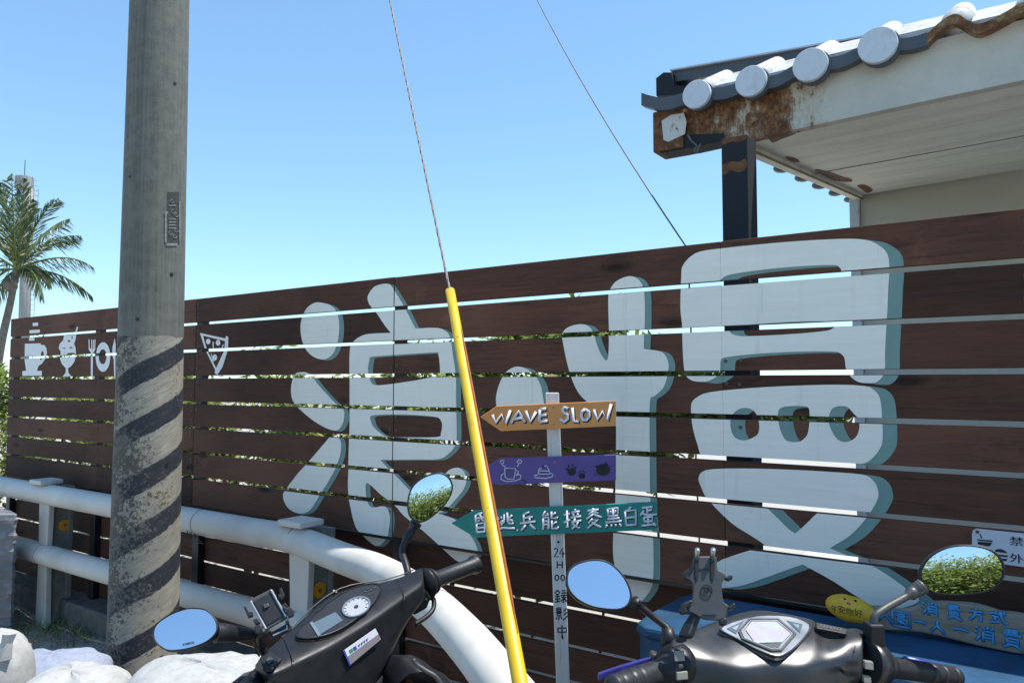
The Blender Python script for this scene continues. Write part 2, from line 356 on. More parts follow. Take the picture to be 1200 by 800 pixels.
# pole material: grey concrete above, worn cream and black barber stripes below
def pole_mat():
    m = NT('concrete_pole_with_worn_stripes'); sx = m.n('ShaderNodeSeparateXYZ'); m.t.links.new(m.tc.outputs['Object'], sx.inputs[0])
    x, y, z = sx.outputs
    th = m.math('ARCTAN2', y, x)
    wob = m.math('ADD', m.math('MULTIPLY', m.math('SUBTRACT', m.noise(5, 3, .5), .5), .16), m.math('MULTIPLY', m.math('SUBTRACT', m.noise(50, 5, .7), .5), .09))
    ph = m.math('FRACT', m.math('ADD', m.math('SUBTRACT', m.math('DIVIDE', z, .213), m.math('DIVIDE', th, pi)), m.math('ADD', wob, 10.03)))
    stripe = m.ramp(ph, [(0., 0.), (.015, 1.), (.40, 1.), (.43, 0.)])
    # streaky brush wear along the stripes
    cyl = m.n('ShaderNodeCombineXYZ'); m.t.links.new(m.math('SUBTRACT', z, m.math('MULTIPLY', th, .068)), cyl.inputs[0]); m.t.links.new(m.math('MULTIPLY', th, .03), cyl.inputs[1]); 
    br = m.noise(70, 5, .7, cyl.outputs[0]); fine = m.noise(75, 6, .8); big = m.noise(6, 4, .6)
    cream = m.ramp(br, [(.3, (.20, .18, .14)), (.6, (.345, .32, .26)), (.8, (.46, .435, .37))])
    cream = m.mix(m.ramp(big, [(.55, 0.), (.7, .5)]), cream, (.50, .37, .17))
    blk = m.ramp(br, [(.3, (.010, .013, .020)), (.58, (.022, .026, .034)), (.80, (.15, .14, .12))])
    # flaking: stronger on the shaded side (left)
    side = m.ramp(m.math('DIVIDE', x, .14), [(-.0, .62), (.25, .62), (1, .0)])
    side = m.math('MULTIPLY_ADD', m.math('DIVIDE', x, .14), -.07, .01)
    fl = m.math('ADD', m.math('ADD', m.math('MULTIPLY', fine, .6), m.math('MULTIPLY', big, .4)), side)
    flk = m.ramp(fl, [(.515, 0.), (.54, 1.)])
    grey = m.ramp(m.noise(22, 6, .7), [(.3, (.075, .078, .066)), (.7, (.15, .15, .125))])
    cream2 = m.mix(flk, m.mix(m.ramp(m.noise(3.2, 5, .7), [(.42, 0.), (.62, .55)]), cream, (.17, .165, .14)), (.075, .07, .06)); blk2 = m.mix(m.ramp(fl, [(.51, 0.), (.57, .8)]), blk, (.15, .14, .12))
    painted = m.mix(stripe, cream2, blk2)
    v = m.n('ShaderNodeTexVoronoi', i_Scale=38.0); m.t.links.new(m.tc.outputs['Object'], v.inputs['Vector'])
    sp = m.ramp(v.outputs['Distance'], [(0., 1.), (.045, .6), (.07, 0.)])
    grey = m.mix(sp, grey, (.30, .30, .28))
    wz = m.n('ShaderNodeCombineXYZ'); m.t.links.new(m.math('MULTIPLY', th, 3.0), wz.inputs[0]); m.t.links.new(m.math('MULTIPLY', z, .35), wz.inputs[1])
    grey = m.mix(m.ramp(m.noise(3, 5, .6, wz.outputs[0]), [(.4, 0.), (.7, .5)]), grey, (.19, .19, .17))
    edge = m.math('ADD', z, m.math('MULTIPLY', m.math('SUBTRACT', m.noise(12, 4, .6), .5), .05))
    pm = m.ramp(m.math('SUBTRACT', edge, 1.09), [(.495, 1.), (.5, 0.)])
    m.col(m.mix(pm, grey, painted)); m.rough(.8)
    m.bump(m.math('ADD', fine, m.math('MULTIPLY', br, .4)), .35, .004); return m.m
M['pole'] = pole_mat()

GL = {
'昏': [[(66,3),(28,14)],[(28,14),(28,47),(50,39)],[(28,30),(78,26)],[(52,10),(60,34),(80,48),(85,38)],[(32,56),(32,98)],[(32,56),(74,54),(74,97)],[(32,76),(74,75)],[(32,97),(74,96)]],
'逃': [[(42,14),(40,50),(22,68)],[(22,25),(31,35)],[(18,56),(36,43)],[(58,6),(60,50),(72,62),(90,60)],[(84,20),(66,34)],[(68,40),(86,50)],[(4,30),(12,40)],[(4,88),(30,80),(96,86)]],
'兵': [[(62,5),(28,18)],[(30,18),(30,58)],[(30,35),(78,30)],[(62,34),(60,57)],[(8,60),(92,54)],[(38,68),(14,95)],[(62,66),(90,92)]],
'能': [[(30,4),(12,28),(42,24)],[(38,14),(46,30)],[(16,38),(14,96)],[(16,38),(44,36),(44,92),(36,88)],[(16,54),(42,53)],[(16,70),(42,69)],[(62,8),(60,40),(90,42),(92,34)],[(86,14),(62,26)],[(62,52),(60,90),(92,92),(94,82)],[(88,58),(62,72)]],
'接': [[(6,28),(40,22)],[(24,5),(26,90),(14,84)],[(4,66),(40,50)],[(66,2),(70,12)],[(48,18),(92,14)],[(56,24),(62,36)],[(84,22),(76,36)],[(44,42),(98,38)],[(66,46),(52,74),(88,96)],[(84,56),(72,80),(46,96)],[(44,64),(98,58)]],
'麥': [[(20,14),(80,10)],[(50,2),(50,30)],[(50,16),(24,32)],[(52,16),(76,30)],[(50,30),(12,54)],[(50,30),(92,50)],[(44,52),(22,74)],[(36,60),(72,56),(16,98)],[(40,70),(88,98)]],
'黑': [[(22,8),(24,42)],[(22,8),(76,5),(74,40)],[(36,16),(40,28)],[(64,14),(60,28)],[(24,42),(74,40)],[(50,8),(50,70)],[(18,56),(82,53)],[(6,72),(94,68)],[(14,82),(6,96)],[(36,82),(40,94)],[(58,81),(64,93)],[(80,80),(92,94)]],
'白': [[(54,2),(38,18)],[(22,22),(24,92)],[(22,22),(78,18),(76,92)],[(24,54),(76,52)],[(24,90),(76,90)]],
'蛋': [[(20,8),(78,4),(68,16)],[(48,8),(48,38)],[(50,22),(74,20)],[(30,20),(10,44)],[(22,36),(50,44),(98,42)],[(28,54),(30,74)],[(28,54),(74,52),(72,74),(30,74)],[(50,46),(50,92)],[(14,94),(86,90)],[(76,82),(90,98)]],
'錄': [[(26,2),(4,26)],[(26,2),(46,22)],[(12,32),(40,30)],[(8,48),(42,46)],[(25,30),(25,88)],[(10,60),(16,76)],[(42,58),(34,76)],[(4,92),(46,86)],[(58,6),(88,4),(80,22)],[(56,24),(94,22)],[(50,42),(98,38)],[(74,40),(74,96),(64,90)],[(58,52),(66,62)],[(50,84),(68,70)],[(94,50),(80,62)],[(78,62),(98,88)]],
'影': [[(14,4),(14,28)],[(14,4),(46,4),(46,28)],[(14,16),(46,16)],[(14,28),(46,28)],[(4,38),(56,36)],[(16,46),(16,62),(46,62),(46,46),(16,46)],[(30,62),(30,94),(22,90)],[(16,72),(6,88)],[(44,70),(54,86)],[(92,6),(66,28)],[(94,34),(66,58)],[(96,62),(62,96)]],
'中': [[(14,28),(16,64)],[(14,28),(88,26),(86,62)],[(16,62),(86,60)],[(50,2),(50,112)]],
'消': [[(8,10),(20,22)],[(4,36),(16,46)],[(6,94),(26,60)],[(62,2),(62,24)],[(42,8),(50,22)],[(88,6),(76,22)],[(42,32),(40,96)],[(42,32),(86,30),(86,94),(76,90)],[(42,50),(84,50)],[(42,68),(84,68)]],
'費': [[(20,8),(76,6),(74,18)],[(20,20),(74,18)],[(20,20),(16,32)],[(16,32),(86,30),(84,40)],[(40,2),(38,32),(22,46)],[(60,2),(60,46)],[(28,52),(28,84)],[(28,52),(74,52),(74,84)],[(28,68),(74,68)],[(28,84),(74,84)],[(38,86),(12,102)],[(62,86),(92,102)]],
'方': [[(46,2),(54,14)],[(6,26),(94,22)],[(44,26),(36,64),(8,96)],[(40,48),(80,46),(74,92),(58,86)]],
'式': [[(4,26),(92,20)],[(14,48),(52,46)],[(32,48),(32,82)],[(6,90),(56,80)],[(62,2),(68,50),(88,92),(97,76)],[(78,4),(90,14)]],
'入': [[(30,6),(46,10),(50,30),(92,94)],[(48,34),(6,94)]],
'園': [[(6,4),(6,98)],[(6,4),(94,4),(94,98)],[(6,97),(94,97)],[(30,20),(70,18)],[(50,12),(50,30)],[(22,32),(78,30)],[(34,42),(66,42),(66,56),(34,56),(34,42)],[(50,58),(24,80)],[(50,62),(50,86)],[(54,66),(78,84)]],
'一': [[(6,52),(50,46),(94,54)]],
'2': [[(26,22),(44,6),(66,14),(66,36),(26,92),(76,90)]],
'4': [[(58,6),(20,62),(82,60)],[(60,34),(58,96)]],
'H': [[(16,8),(14,92)],[(84,8),(84,92)],[(16,50),(84,50)]],
'0': [[(50,6),(20,28),(20,72),(50,94),(80,72),(80,28),(50,6)]],
'人': [[(50,4),(44,40),(6,92)],[(46,40),(94,92)]],
}
def glyph(mb, ch, c, ex, ey, nrm, size, r, h=0, flat=.3, step=.00035, shx=0):
    """brush strokes of one character, size = height in metres, laid as flattened tubes on a surface with normal nrm"""
    for k, st in enumerate(GL[ch]):
        pts = [c + ex * ((x - 50) / 100 * size + (50 - y) / 100 * size * shx) + ey * ((50 - y) / 100 * size) for x, y in st]
        V, F = tube(pts, [r] * len(pts), 8)
        hh = h + step * k
        V = [v - nrm * ((v - c).dot(nrm)) * (1 - flat) + nrm * hh for v in V]; mb.add(V, F)
# ---------------------------------------------------------------- ground
def sheet(name, x0, x1, y0, y1, z, mat): return mk(name, [(x0, y0, z), (x1, y0, z), (x1, y1, z), (x0, y1, z)], [(0, 1, 2, 3)], mat, kind='structure')
sheet('ground', -3000, 3000, -3000, 3000, 0, M['pale_road'])
FD = 2.229
def dsheet(name, a0, a1, D0, D1, z, mat): return mk(name, [F3(a0, z, D0), F3(a1, z, D0), F3(a1, z, D1), F3(a0, z, D1)], [(0, 1, 2, 3)], mat, kind='structure')
# gravel verge, gently uneven
vg = MB(); nx, ny = 110, 40; vV = []
for j in range(ny + 1):
    for i in range(nx + 1):
        a = -9 + 10 * i / nx; D = .55 + 1.6 * j / ny
        z = .10 * min(1, j / 12) + .012 * sin(a * 9 + D * 5) * cos(D * 13 + a * 3) + random.uniform(-.006, .006)
        vV.append(F3(a, z + .004, D))
mk('gravel_verge', vV, [(j * (nx + 1) + i, j * (nx + 1) + i + 1, (j + 1) * (nx + 1) + i + 1, (j + 1) * (nx + 1) + i) for j in range(ny) for i in range(nx)], M['gravel'], smooth=True, kind='structure')
dsheet('yard', -1.7, 12, 2.35, 12, .008, M['concrete'])
v, f = abox(-9, 3.2, -.05, .235, 2.15, 2.36)
kb = MB()
for i in range(14):
    a0 = -9 + i * .87; h = .235 + random.uniform(-.008, .008); kb.add(*abox(a0, a0 + .864, -.05, h, 2.15 + random.uniform(-.004, .004), 2.36))
kb.build('kerb', M['curb'], kind='structure', bevel=.012)

# ---------------------------------------------------------------- plank fence
fence = empty('plank_fence', F3(-1, 0, FD), 'dark brown horizontal plank fence painted with two giant pale characters and small food icons', 'fence')
def fax(px, D=FD): return fa(px, 448, D)[0]
GZ = [1.929 + .006, 1.801, 1.663, 1.528, 1.397, 1.272, 1.144, 1.019, .874, .718, .589, .468, .352, .238]
SEG = [10, 228, 461.5, 847, 1950]
AS = [fax(x) for x in SEG]
rows = []
for k in range(13):
    zt = GZ[k] - .0075; zb = GZ[k + 1] + .0075
    if k == 0: zt = 1.929
    if k == 6: zb += .001
    rows.append((zb, zt))
jit = [random.uniform(-.0015, .0015) for _ in rows]
for k, (zb, zt) in enumerate(rows):
    low = k >= 8
    D0 = FD + jit[k] + (.062 if low else 0)
    for s in range(4):
        a0, a1 = AS[s] + (.0015 if s < 3 else .0004), AS[s + 1] - (.0015 if s != 2 else .0004)
        tilt = random.uniform(-.0012, .0012)
        if low: a0 += random.uniform(-.01, .01) if s else 0
        V, Fc = abox(a0, a1, zb, zt, D0, D0 + .022)
        V = [p + UP * (tilt if p.dot(T) > (a0 + a1) / 2 else -tilt) for p in V]
        if not low and k < 8 and s == 3: V = V
        mk('board', V, Fc, M['board'], fence, bevel=.0022)
# steel posts behind upper planks, in front of the lower ones
for px in (17, 116, 236, 469):
    a = fax(px, FD + .04)
    w = .028 if px < 300 else .021
    mk('post', *abox(a - w, a + w, .02, 1.925, FD + .0245, FD + .0615), M['blackpost'], fence, bevel=.003)
for px in (62, 175):
    pass
# black angle rail under the eighth plank
mk('steel_rail', *abox(AS[0], AS[4], .868, .8775, FD + .006, FD + .0605), M['blackpost'], fence)
# screws
sc = MB()
for px in (15, 116, 225, 231, 458, 465, 850, 868, 1205):
    for k, (zb, zt) in enumerate(rows[:8]):
        for fz in (.25, .75):
            a, D = fax(px) + random.uniform(-.004, .004), FD + jit[k] - .0022
            c = F3(a, zb + (zt - zb) * (fz + random.uniform(-.06, .06)), D)
            sc.add(*tube([c, c + N * .003], .0058, 8))
sc.build('screw', M['screw'], fence, kind='stuff')

def fence_paint(name, loops, mat, layer, label=None, dx=0, dy=0):
    """painted shape traced on the fence face and cut plank by plank"""
    lp = [[fa(x + dx, y + dy, FD) for x, y in l] for l in loops]
    V, F = fill2d(lp); out = MB()
    for k, (zb, zt) in enumerate(rows):
        D = FD + jit[k] + (.062 if k >= 8 else 0)
        if k >= 8: lp3 = [[fa(x + dx, y + dy, D) for x, y in l] for l in loops]; V2, F2 = fill2d(lp3)
        else: V2, F2 = V, F
        for sg in range(4):
            if AS[sg] > max(v[0] for v in V2) or AS[sg + 1] < min(v[0] for v in V2): continue
            bm = bmesh.new(); bv = [bm.verts.new((x, y, 0)) for x, y in V2]
            for f in F2:
                try: bm.faces.new([bv[i] for i in f])
                except ValueError: pass
            for co_, no_ in (((0, zt - .0008, 0), (0, 1, 0)), ((0, zb + .0008, 0), (0, -1, 0)), ((AS[sg] + (.0026 if sg < 3 else .0003), 0, 0), (-1, 0, 0)), ((AS[sg + 1] - (.0026 if sg != 2 else .0003), 0, 0), (1, 0, 0))):
                bmesh.ops.bisect_plane(bm, geom=bm.verts[:] + bm.edges[:] + bm.faces[:], plane_co=co_, plane_no=no_, clear_outer=True)
            bm.verts.index_update()
            if len(bm.faces): out.add([F3(v.co.x, v.co.y, D - .0005 - .0006 * layer) for v in bm.verts], [[v.index for v in f.verts] for f in bm.faces])
            bm.free()
    if out.F: return out.build(name, mat, fence, label=label)
def q(sx, sy, k, pts): return [(sx + x / k, sy + y / k) for x, y in pts]
LANG = [
 q(300, 320, 4, [(535,90),(555,65),(590,52),(628,52),(650,80),(690,145),(748,258),(752,259),(850,256),(895,275),(915,310),(925,380),(938,470),(940,600),(943,760),(935,810),(905,845),(860,870),(740,872),(590,874),(588,877),(640,930),(725,1020),(790,1085),(860,1125),(950,1160),(1010,1230),(1040,1290),(1032,1325),(990,1345),(950,1350),(900,1310),(790,1210),(700,1140),(650,1084),(590,1040),(525,982),(515,1010),(525,1070),(548,1096),(600,1090),(622,1108),(630,1150),(625,1200),(612,1245),(575,1277),(540,1262),(500,1225),(470,1190),(450,1120),(433,1020),(435,900),(440,720),(440,500),(442,360),(460,318),(505,290),(560,282),(628,280),(630,276),(605,245),(565,185),(532,145),(525,112)]),
 q(300, 320, 4, [(300,137),(350,150),(382,185),(392,250),(385,320),(365,375),(330,402),(290,400),(250,375),(222,330),(210,270),(215,215),(240,165),(270,142)]),
 q(300, 320, 4, [(200,465),(240,465),(270,490),(300,530),(370,605),(410,635),(415,680),(400,720),(375,737),(330,725),(270,690),(210,640),(175,600),(165,550),(172,500),(185,475)]),
 q(300, 500, 4, [(370,32),(398,60),(402,110),(385,170),(350,240),(300,320),(260,385),(220,405),(180,398),(145,370),(128,320),(150,280),(200,215),(260,150),(320,80),(350,45)]),
 q(300, 500, 4, [(880,235),(905,203),(945,190),(975,205),(988,245),(975,290),(940,335),(890,388),(850,400),(790,370),(850,280)])]
LANGH = [q(300, 320, 4, [(545,392),(640,384),(845,371),(855,376),(862,410),(865,465),(858,477),(760,500),(640,518),(560,524),(537,500),(528,450),(535,405)]),
 q(300, 320, 4, [(550,665),(700,662),(840,672),(868,690),(874,715),(868,750),(850,767),(700,768),(620,765),(580,745),(550,715),(541,690)])]
XIN = [[(713,352),(715,340),(722,330),(735,324),(745,325),(752,332),(755.5,345),(756,375),(755,405),(757,409),(772,411),(780,416),(784,427),(782,442),(777,455),(767,464),(762.5,467),(761.5,485),(762,540),(763,600),(766,635),(766,675),(763,690),(755,701),(750,704),(741,701),(728,690),(722,670),(719,650),(719,628),(721,600),(722,540),(722,492),(718,486),(700,478),(682,465),(672,448),(665,425),(660,400),(659,391),(665,384),(677,380),(688,381),(695,388),(699,400),(705,415),(712,422),(714,400)],
 q(560, 300, 4, [(87,690),(92,630),(120,560),(160,525),(200,518),(250,540),(290,590),(305,650),(312,720),(290,770),(200,790),(110,760)])]
MANT = q(780, 260, 4, [(75,250),(80,210),(110,170),(160,140),(260,125),(420,108),(600,92),(830,80),(940,85),(1000,110),(1040,150),(1050,220),(1045,300),(1040,420),(1030,600),(1030,680),(1020,720),(990,750),(950,755),(900,748),(860,715),(845,680),(840,640),(825,620),(790,608),(620,608),(430,618),(300,632),(262,645),(258,690),(245,720),(200,745),(150,748),(110,735),(90,700),(82,600),(78,480),(70,400)])
MANH = [q(780, 260, 4, [(255,292),(268,265),(315,245),(480,222),(640,208),(785,203),(815,213),(830,240),(826,252),(600,272),(380,291)]),
 q(780, 260, 4, [(310,492),(400,481),(600,468),(770,467),(798,482),(780,502),(740,512),(600,525),(400,535),(340,533),(305,518)])]
SI = q(780, 440, 4, [(122,130),(150,100),(210,77),(400,58),(600,47),(800,42),(930,48),(975,65),(1005,105),(1015,190),(1018,300),(1000,350),(960,395),(915,412),(800,410),(700,405),(480,398),(300,395),(180,383),(150,320),(130,250),(122,190)])
SIH = [q(780, 440, 4, l) for l in ([(385,152),(415,165),(430,190),(440,230),(435,270),(410,290),(370,303),(330,292),(310,260),(305,210),(320,175),(350,155)], [(560,145),(650,143),(675,165),(670,260),(650,295),(620,310),(570,305),(545,270),(530,215),(530,165)], [(800,145),(850,145),(880,175),(905,205),(908,250),(890,290),(850,310),(810,300),(780,260),(765,210),(775,165)])]
YOU = [(819,560),(824,552),(840,549),(880,548.5),(930,550),(975,552.5),(1010,555.5),(1022,561),(1028,570),(1029.5,582),(1022,597),(1011,612),(995,628),(974,641),(976,643),(1010,657),(1022,662),(1046,677),(1070,695),(1077,703),(1060,711),(1030,712),(1004,698),(976,680),(943,662),(939,661.5),(920,668),(895,677),(875,684),(860,687),(843,688),(836,680),(838,660),(870,647),(894,640),(895,637),(880,627),(857,612),(830,585),(822,570)]
YOUH = [q(780, 440, 4, [(478,612),(560,622),(703,636),(690,662),(650,702),(612,735),(600,733),(575,715),(530,670)])]
cm = catmull
front1 = [cm(l, 3) for l in LANG[:4]] + [cm(l, 3) for l in LANGH]
fence_paint('painted_character', front1, M['paint'], 4, 'pale painted wave character with rounded strokes')
fence_paint('painted_character', [cm(LANG[4], 3)], M['paint'], 3, 'short falling stroke of the wave character')
front2 = [cm(l, 3) for l in XIN]
fence_paint('painted_character', front2, M['paint'], 4, 'pale painted left half of the slow character')
front3 = [cm(l, 3) for l in [MANT, SI, YOU] + MANH + SIH + YOUH]
fence_paint('painted_character', front3, M['paint'], 4, 'pale painted right half of the slow character')
for fr, dx, dy, nm in ((front1, 5.2, 1.2, 'wave'), ([cm(LANG[4], 3)], 5, 1.2, 'wave'), (front2, 7.5, 1, 'slow'), (front3, 17, 1.5, 'slow')):
    st = 3 if dx > 10 else 2
    for i in range(st):
        k = (i + 1) / st
        fence_paint('painted_shadow', fr, M['shade'], 1.6 - i * .5 - (.25 if len(fr) == 1 else 0), None, dx * k, dy * k * (1 if i < 2 else 1.3))
kz = 8.889
def iq(pts): return q(10, 370, kz, pts)
def ell(cx, cy, rx, ry, n=22): return [(cx + rx * cos(2 * pi * i / n), cy + ry * sin(2 * pi * i / n)) for i in range(n)]
fence_paint('painted_icon', [iq([(172,290),(335,285),(340,302),(375,303),(398,335),(403,390),(385,450),(350,500),(318,520),(300,572),(352,572),(352,622),(148,625),(148,575),(187,570),(170,450)]), iq([(345,370),(362,368),(372,400),(362,440),(335,465),(338,420)]), iq([(215,228),(272,226),(272,258),(215,260)]), iq([(222,150),(330,142),(330,175),(222,184)]), iq([(255,74),(312,70),(312,104),(255,108)])], M['iconw'], 3, 'painted white steaming cup')
fence_paint('painted_icon', [iq([(580,205),(690,198),(697,175),(715,112),(730,118),(708,190),(702,240),(685,290),(700,330),(705,390),(695,470),(660,520),(625,545),(628,590),(665,638),(560,642),(600,590),(600,545),(560,500),(540,450),(545,370),(525,340),(535,290),(570,255)]), iq([(618,250),(640,255),(648,270),(625,272)]), iq([(562,340),(580,330),(596,336),(596,343)]), iq([(630,336),(652,320),(672,334),(670,338)]), iq([(615,388),(692,384),(692,400),(615,404)]), iq([(660,212),(672,212),(668,240),(658,236)])], M['iconw'], 3, 'painted white sundae glass with straw')
fence_paint('painted_icon', [iq([(835,245),(845,245),(848,330),(864,352),(864,248),(873,248),(875,350),(882,350),(882,250),(891,250),(893,345),(898,330),(898,245),(908,245),(905,350),(884,392),(882,640),(862,640),(862,392),(838,350)])], M['iconw'], 3, 'painted white fork')
fence_paint('painted_icon', [iq(ell(988, 428, 76, 155)), iq(ell(985, 425, 40, 78))], M['iconw'], 3, 'painted white plate')
fence_paint('painted_icon', [iq([(1108,232),(1118,300),(1118,630),(1105,630),(1100,460),(1082,400),(1085,330)])], M['iconw'], 3, 'painted white knife')
pz = lambda p: q(0, 360, 4, p)
fence_paint('painted_icon', [pz([(938,120),(1058,146),(1060,134),(1071,138),(1070,200),(1045,280),(1020,317),(1008,308),(1010,292),(960,190)]), pz([(953,133),(1056,158),(1052,205),(1015,284),(970,195)]), pz(ell(977, 160, 11, 13, 12)), pz(ell(1023, 166, 11, 14, 12)), pz(ell(1009, 235, 11, 15, 12)), pz([(997,160),(1003,162),(1003,190),(998,190)]), pz([(1040,185),(1048,172),(1050,178),(1042,192)]), pz([(990,218),(994,216),(1004,262),(1000,262)])], M['iconw'], 3, 'painted white pizza slice')

# ---------------------------------------------------------------- notice plate on the fence
def plate_sign():
    t = empty('notice_sign', PD(1180, 655, FD - .004), 'white rounded notice plate with bowl and burger icons screwed to fence at right edge', 'sign')
    D = FD - .008
    pts = [(1139, 626), (1140, 621), (1144, 619), (1232, 628), (1300, 635), (1300, 686), (1200, 664), (1143, 656), (1139, 652)]
    mk('plate', *prism([PD(x, y, D) for x, y in pts], N * .003), M['plate'], t)
    zz = lambda p: [PD(1120 + x / 13.34, 610 + y / 13.34, D - .0008) for x, y in p]
    b = MB()
    for p in ([(335,285),(575,305),(575,330),(335,305)], [(345,322),(570,340),(530,398),(480,395),(345,365)], [(372,205),(392,205),(415,275),(395,275)],
              [(615,460),(650,440),(720,440),(780,470),(805,505),(615,480)], [(640,520),(815,540),(815,568),(640,548)], [(650,580),(805,592),(790,628),(660,610)]):
        b.add(zz(p), [tuple(range(len(p)))])
    s = .0085
    for ch, x, y in (('禁', 950, 320), ('外', 950, 585), ('止', 1150, 340), ('帶', 1150, 605), ('飲', 1350, 360), ('食', 1350, 625)):
        if x > 1100: continue
        V2 = text2d(ch, .0235, 0)
        c = PD(1120 + x / 13.34, 610 + y / 13.34, D - .0008)
        ex = (T - UP * .035).normalized()
        lay(b, V2, c, ex * 1.28, UP); lay(b, V2, c + T * .0007 - N * .0001, ex * 1.28, UP)
    b.build('lettering', M['inkblack'], t, kind='stuff')
    c = PD(1120 + 338 / 13.34, 610 + 172 / 13.34, D - .001); mk('screw', *tube([c - N * .002, c + N * .003], .0038, 12), M['screw'], t)
plate_sign()

# ---------------------------------------------------------------- guard rail
RD = 2.07; RR = .058
rail = empty('guard_rail', F3(-2.5, .1, RD), 'white concrete pipe guard rail with two pipes curving toward the road beside the scooter', 'guard rail')
zt_ = PD(133, 593, RD).z; zl_ = PD(133, 672, RD).z
def rl(px, z): return F3(fax(px, RD), z, RD)
top = [rl(-60, zt_), rl(0, zt_), rl(100, zt_), rl(200, zt_), rl(300, zt_), rl(345, zt_), P(400, 653, 2.93), P(450, 672, 2.66), P(500, 704, 2.34), P(545, 748, 2.02), P(585, 797, 1.80), P(625, 850, 1.62), P(660, 905, 1.52)]
dense = [Vector(p) for p in catmull([tuple(p) for p in top], 6, closed=False)]
end = dense[-1]; dense += [end + Vector((.05, -.05, -.06)), end + Vector((.07, -.07, -.2)), Vector((end.x + .07, end.y - .07, -.02))]
mk('upper_pipe', *tube(dense, RR, 32), M['rail'], rail, smooth=True)
low = [rl(-60, zl_), rl(100, zl_), rl(300, zl_), rl(372, zl_)]
low2 = [Vector(p) for p in catmull([tuple(p) for p in low], 4, closed=False)]
mk('lower_pipe', *tube(low2, RR, 32), M['rail'], rail, smooth=True)
for px, z in ((-3, zt_), (240, zt_), (352, zt_), (352, zl_), (58, zl_)):
    c = rl(px, z)
    mk('joint_ring', *tube([c - T * .0016, c + T * .0016], RR + .0009, 32), M['raildark'], rail)
GR = {}
def rail_post(pxl, pxc):
    a0 = fax(pxl, RD - .01); w = .135; t = rail
    zb, zc = .05, zt_ + RR
    fr = [(0, zb), (w, zb), (w - .012, .3), (w - .018, .5), (w - .01, .7), (w, zc - .02), (0, zc - .02), (.008, .7), (.016, .5), (.01, .3)]
    p = mk('concrete_post', *prism([F3(a0 + u, z, RD - .005) for u, z in fr], N * .032), M['rail'], t, bevel=.004)
    mk('web', *abox(a0 + .03, a0 + w - .035, zb, zc - .02, RD + .0275, RD + .115), M['postgrey'], p)
    mk('back_flange', *prism([F3(a0 + u * .85 + .01, z, RD + .112) for u, z in fr], N * .028), M['postgrey'], p, bevel=.004)
    mk('post_cap', *abox(a0 - .012, a0 + w - .004, zc + .001, zc + .026, RD - .055, RD + .07), M['rail'], t, bevel=.005)
    c = F3(a0 + w - .024, 0, RD + .07)
    return a0, w
for pxl, ry in ((49, (76, 615)), (340, (374, 691))):
    a0, w = rail_post(pxl, 0)
    aw = a0 + w - .026
    pl = F3(aw, 0, 0); c = PN(ry[0], ry[1], T * aw, T)
    r = mk('reflector', *tube([c - T * .008, c + T * .004], .033, 24), M['amber'], rail, smooth=False, bevel=.002)
    mk('reflector_hub', *tube([c + T * .003, c + T * .008], .008, 10), M['rusty'], r)
# painted scribble on the rail by the pole
sb = MB()
for st in ([(663,255),(668,268),(676,262)], [(676,250),(675,275)], [(683,256),(690,258),(686,272),(694,270)], [(699,262),(705,276),(699,280)], [(703,262),(722,288),(728,296)], [(697,270),(712,268)], [(664,285),(735,298)]):
    pts = [PD(x / 3.077, 540 + y / 3.077, RD - RR + .003) for x, y in st]; sb.add(*tube(pts, .0022, 6))
sb.build('scribble', M['inkblack'], rail)

# ---------------------------------------------------------------- utility pole
PX, PY = (176.3 - 600) / 880 * 3.1, 3.1
pole = empty('utility_pole', (PX, PY, .1), 'tall grey concrete utility pole with worn black and cream spiral stripes', 'utility pole')
def prad(z): return .1258 - (z - 1.5) * .0066
ORGZ = 0
V = []; F = []; seg = 64; zs = [0.05 + i * .15 for i in range(62)]
for z in zs:
    for k in range(seg): V.append((PX + prad(z) * cos(2 * pi * k / seg), PY + prad(z) * sin(2 * pi * k / seg), z))
for i in range(len(zs) - 1):
    for k in range(seg):
        a, b = i * seg + k, i * seg + (k + 1) % seg; F.append((a, b, b + seg, a + seg))
F.append(tuple(range((len(zs) - 1) * seg, len(zs) * seg)))
mk('shaft', V, F, M['pole'], pole, smooth=True)
def onpole(px, py, off=0):
    d = ray(px, py); # hit the cylinder
    r = prad(1.5 + (448 - py) / 880 * 3.1) + off
    a = d.x ** 2 + d.y ** 2; b = -2 * (d.x * PX + d.y * PY); c = PX ** 2 + PY ** 2 - r * r
    disc = max(0, b * b - 4 * a * c); t = (-b - sqrt(disc)) / (2 * a); return EYE + d * t
for px, py, r in ((205, 98, .007), (201, 321.5, .008), (152, 207, .006), (195.5, 545, .008), (144, 432, .005), (161, 374, .007), (189.5, 770, .009)):
    c = onpole(px, py); n = Vector((c.x - PX, c.y - PY, 0)).normalized()
    mk('bolt_hole', *tube([c - n * .004, c + n * .0015], r, 12), M['black'], pole)
# recessed stamped tag
tag = MB(); tg2 = MB()
def pq(mb, x0, y0, x1, y1, off):
    nn = 4; VV = []
    for j in range(nn + 1):
        x = x0 + (x1 - x0) * j / nn; VV += [onpole(x, y0, off), onpole(x, y1, off)]
    mb.add(VV, [(2 * j, 2 * j + 1, 2 * j + 3, 2 * j + 2) for j in range(nn)])
M['tagdark'] = simple('dark_tag_recess', (.05, .053, .05), .9, var=.3, scale=80, bump=.6, bd=.003)
M['taglight'] = simple('cement_lip', (.22, .22, .19), .9, var=.3, scale=80, bump=.6, bd=.003)
pq(tag, 195.8, 225, 210, 287, .0008)
tp = tag.build('stamped_tag', M['tagdark'], pole)
for x0, y0, x1, y1 in ((193.2, 247, 195.6, 284), (195.5, 285, 208, 288), (210, 236, 211.4, 283), (193, 248, 197, 250)): pq(tg2, x0, y0, x1, y1, .003)
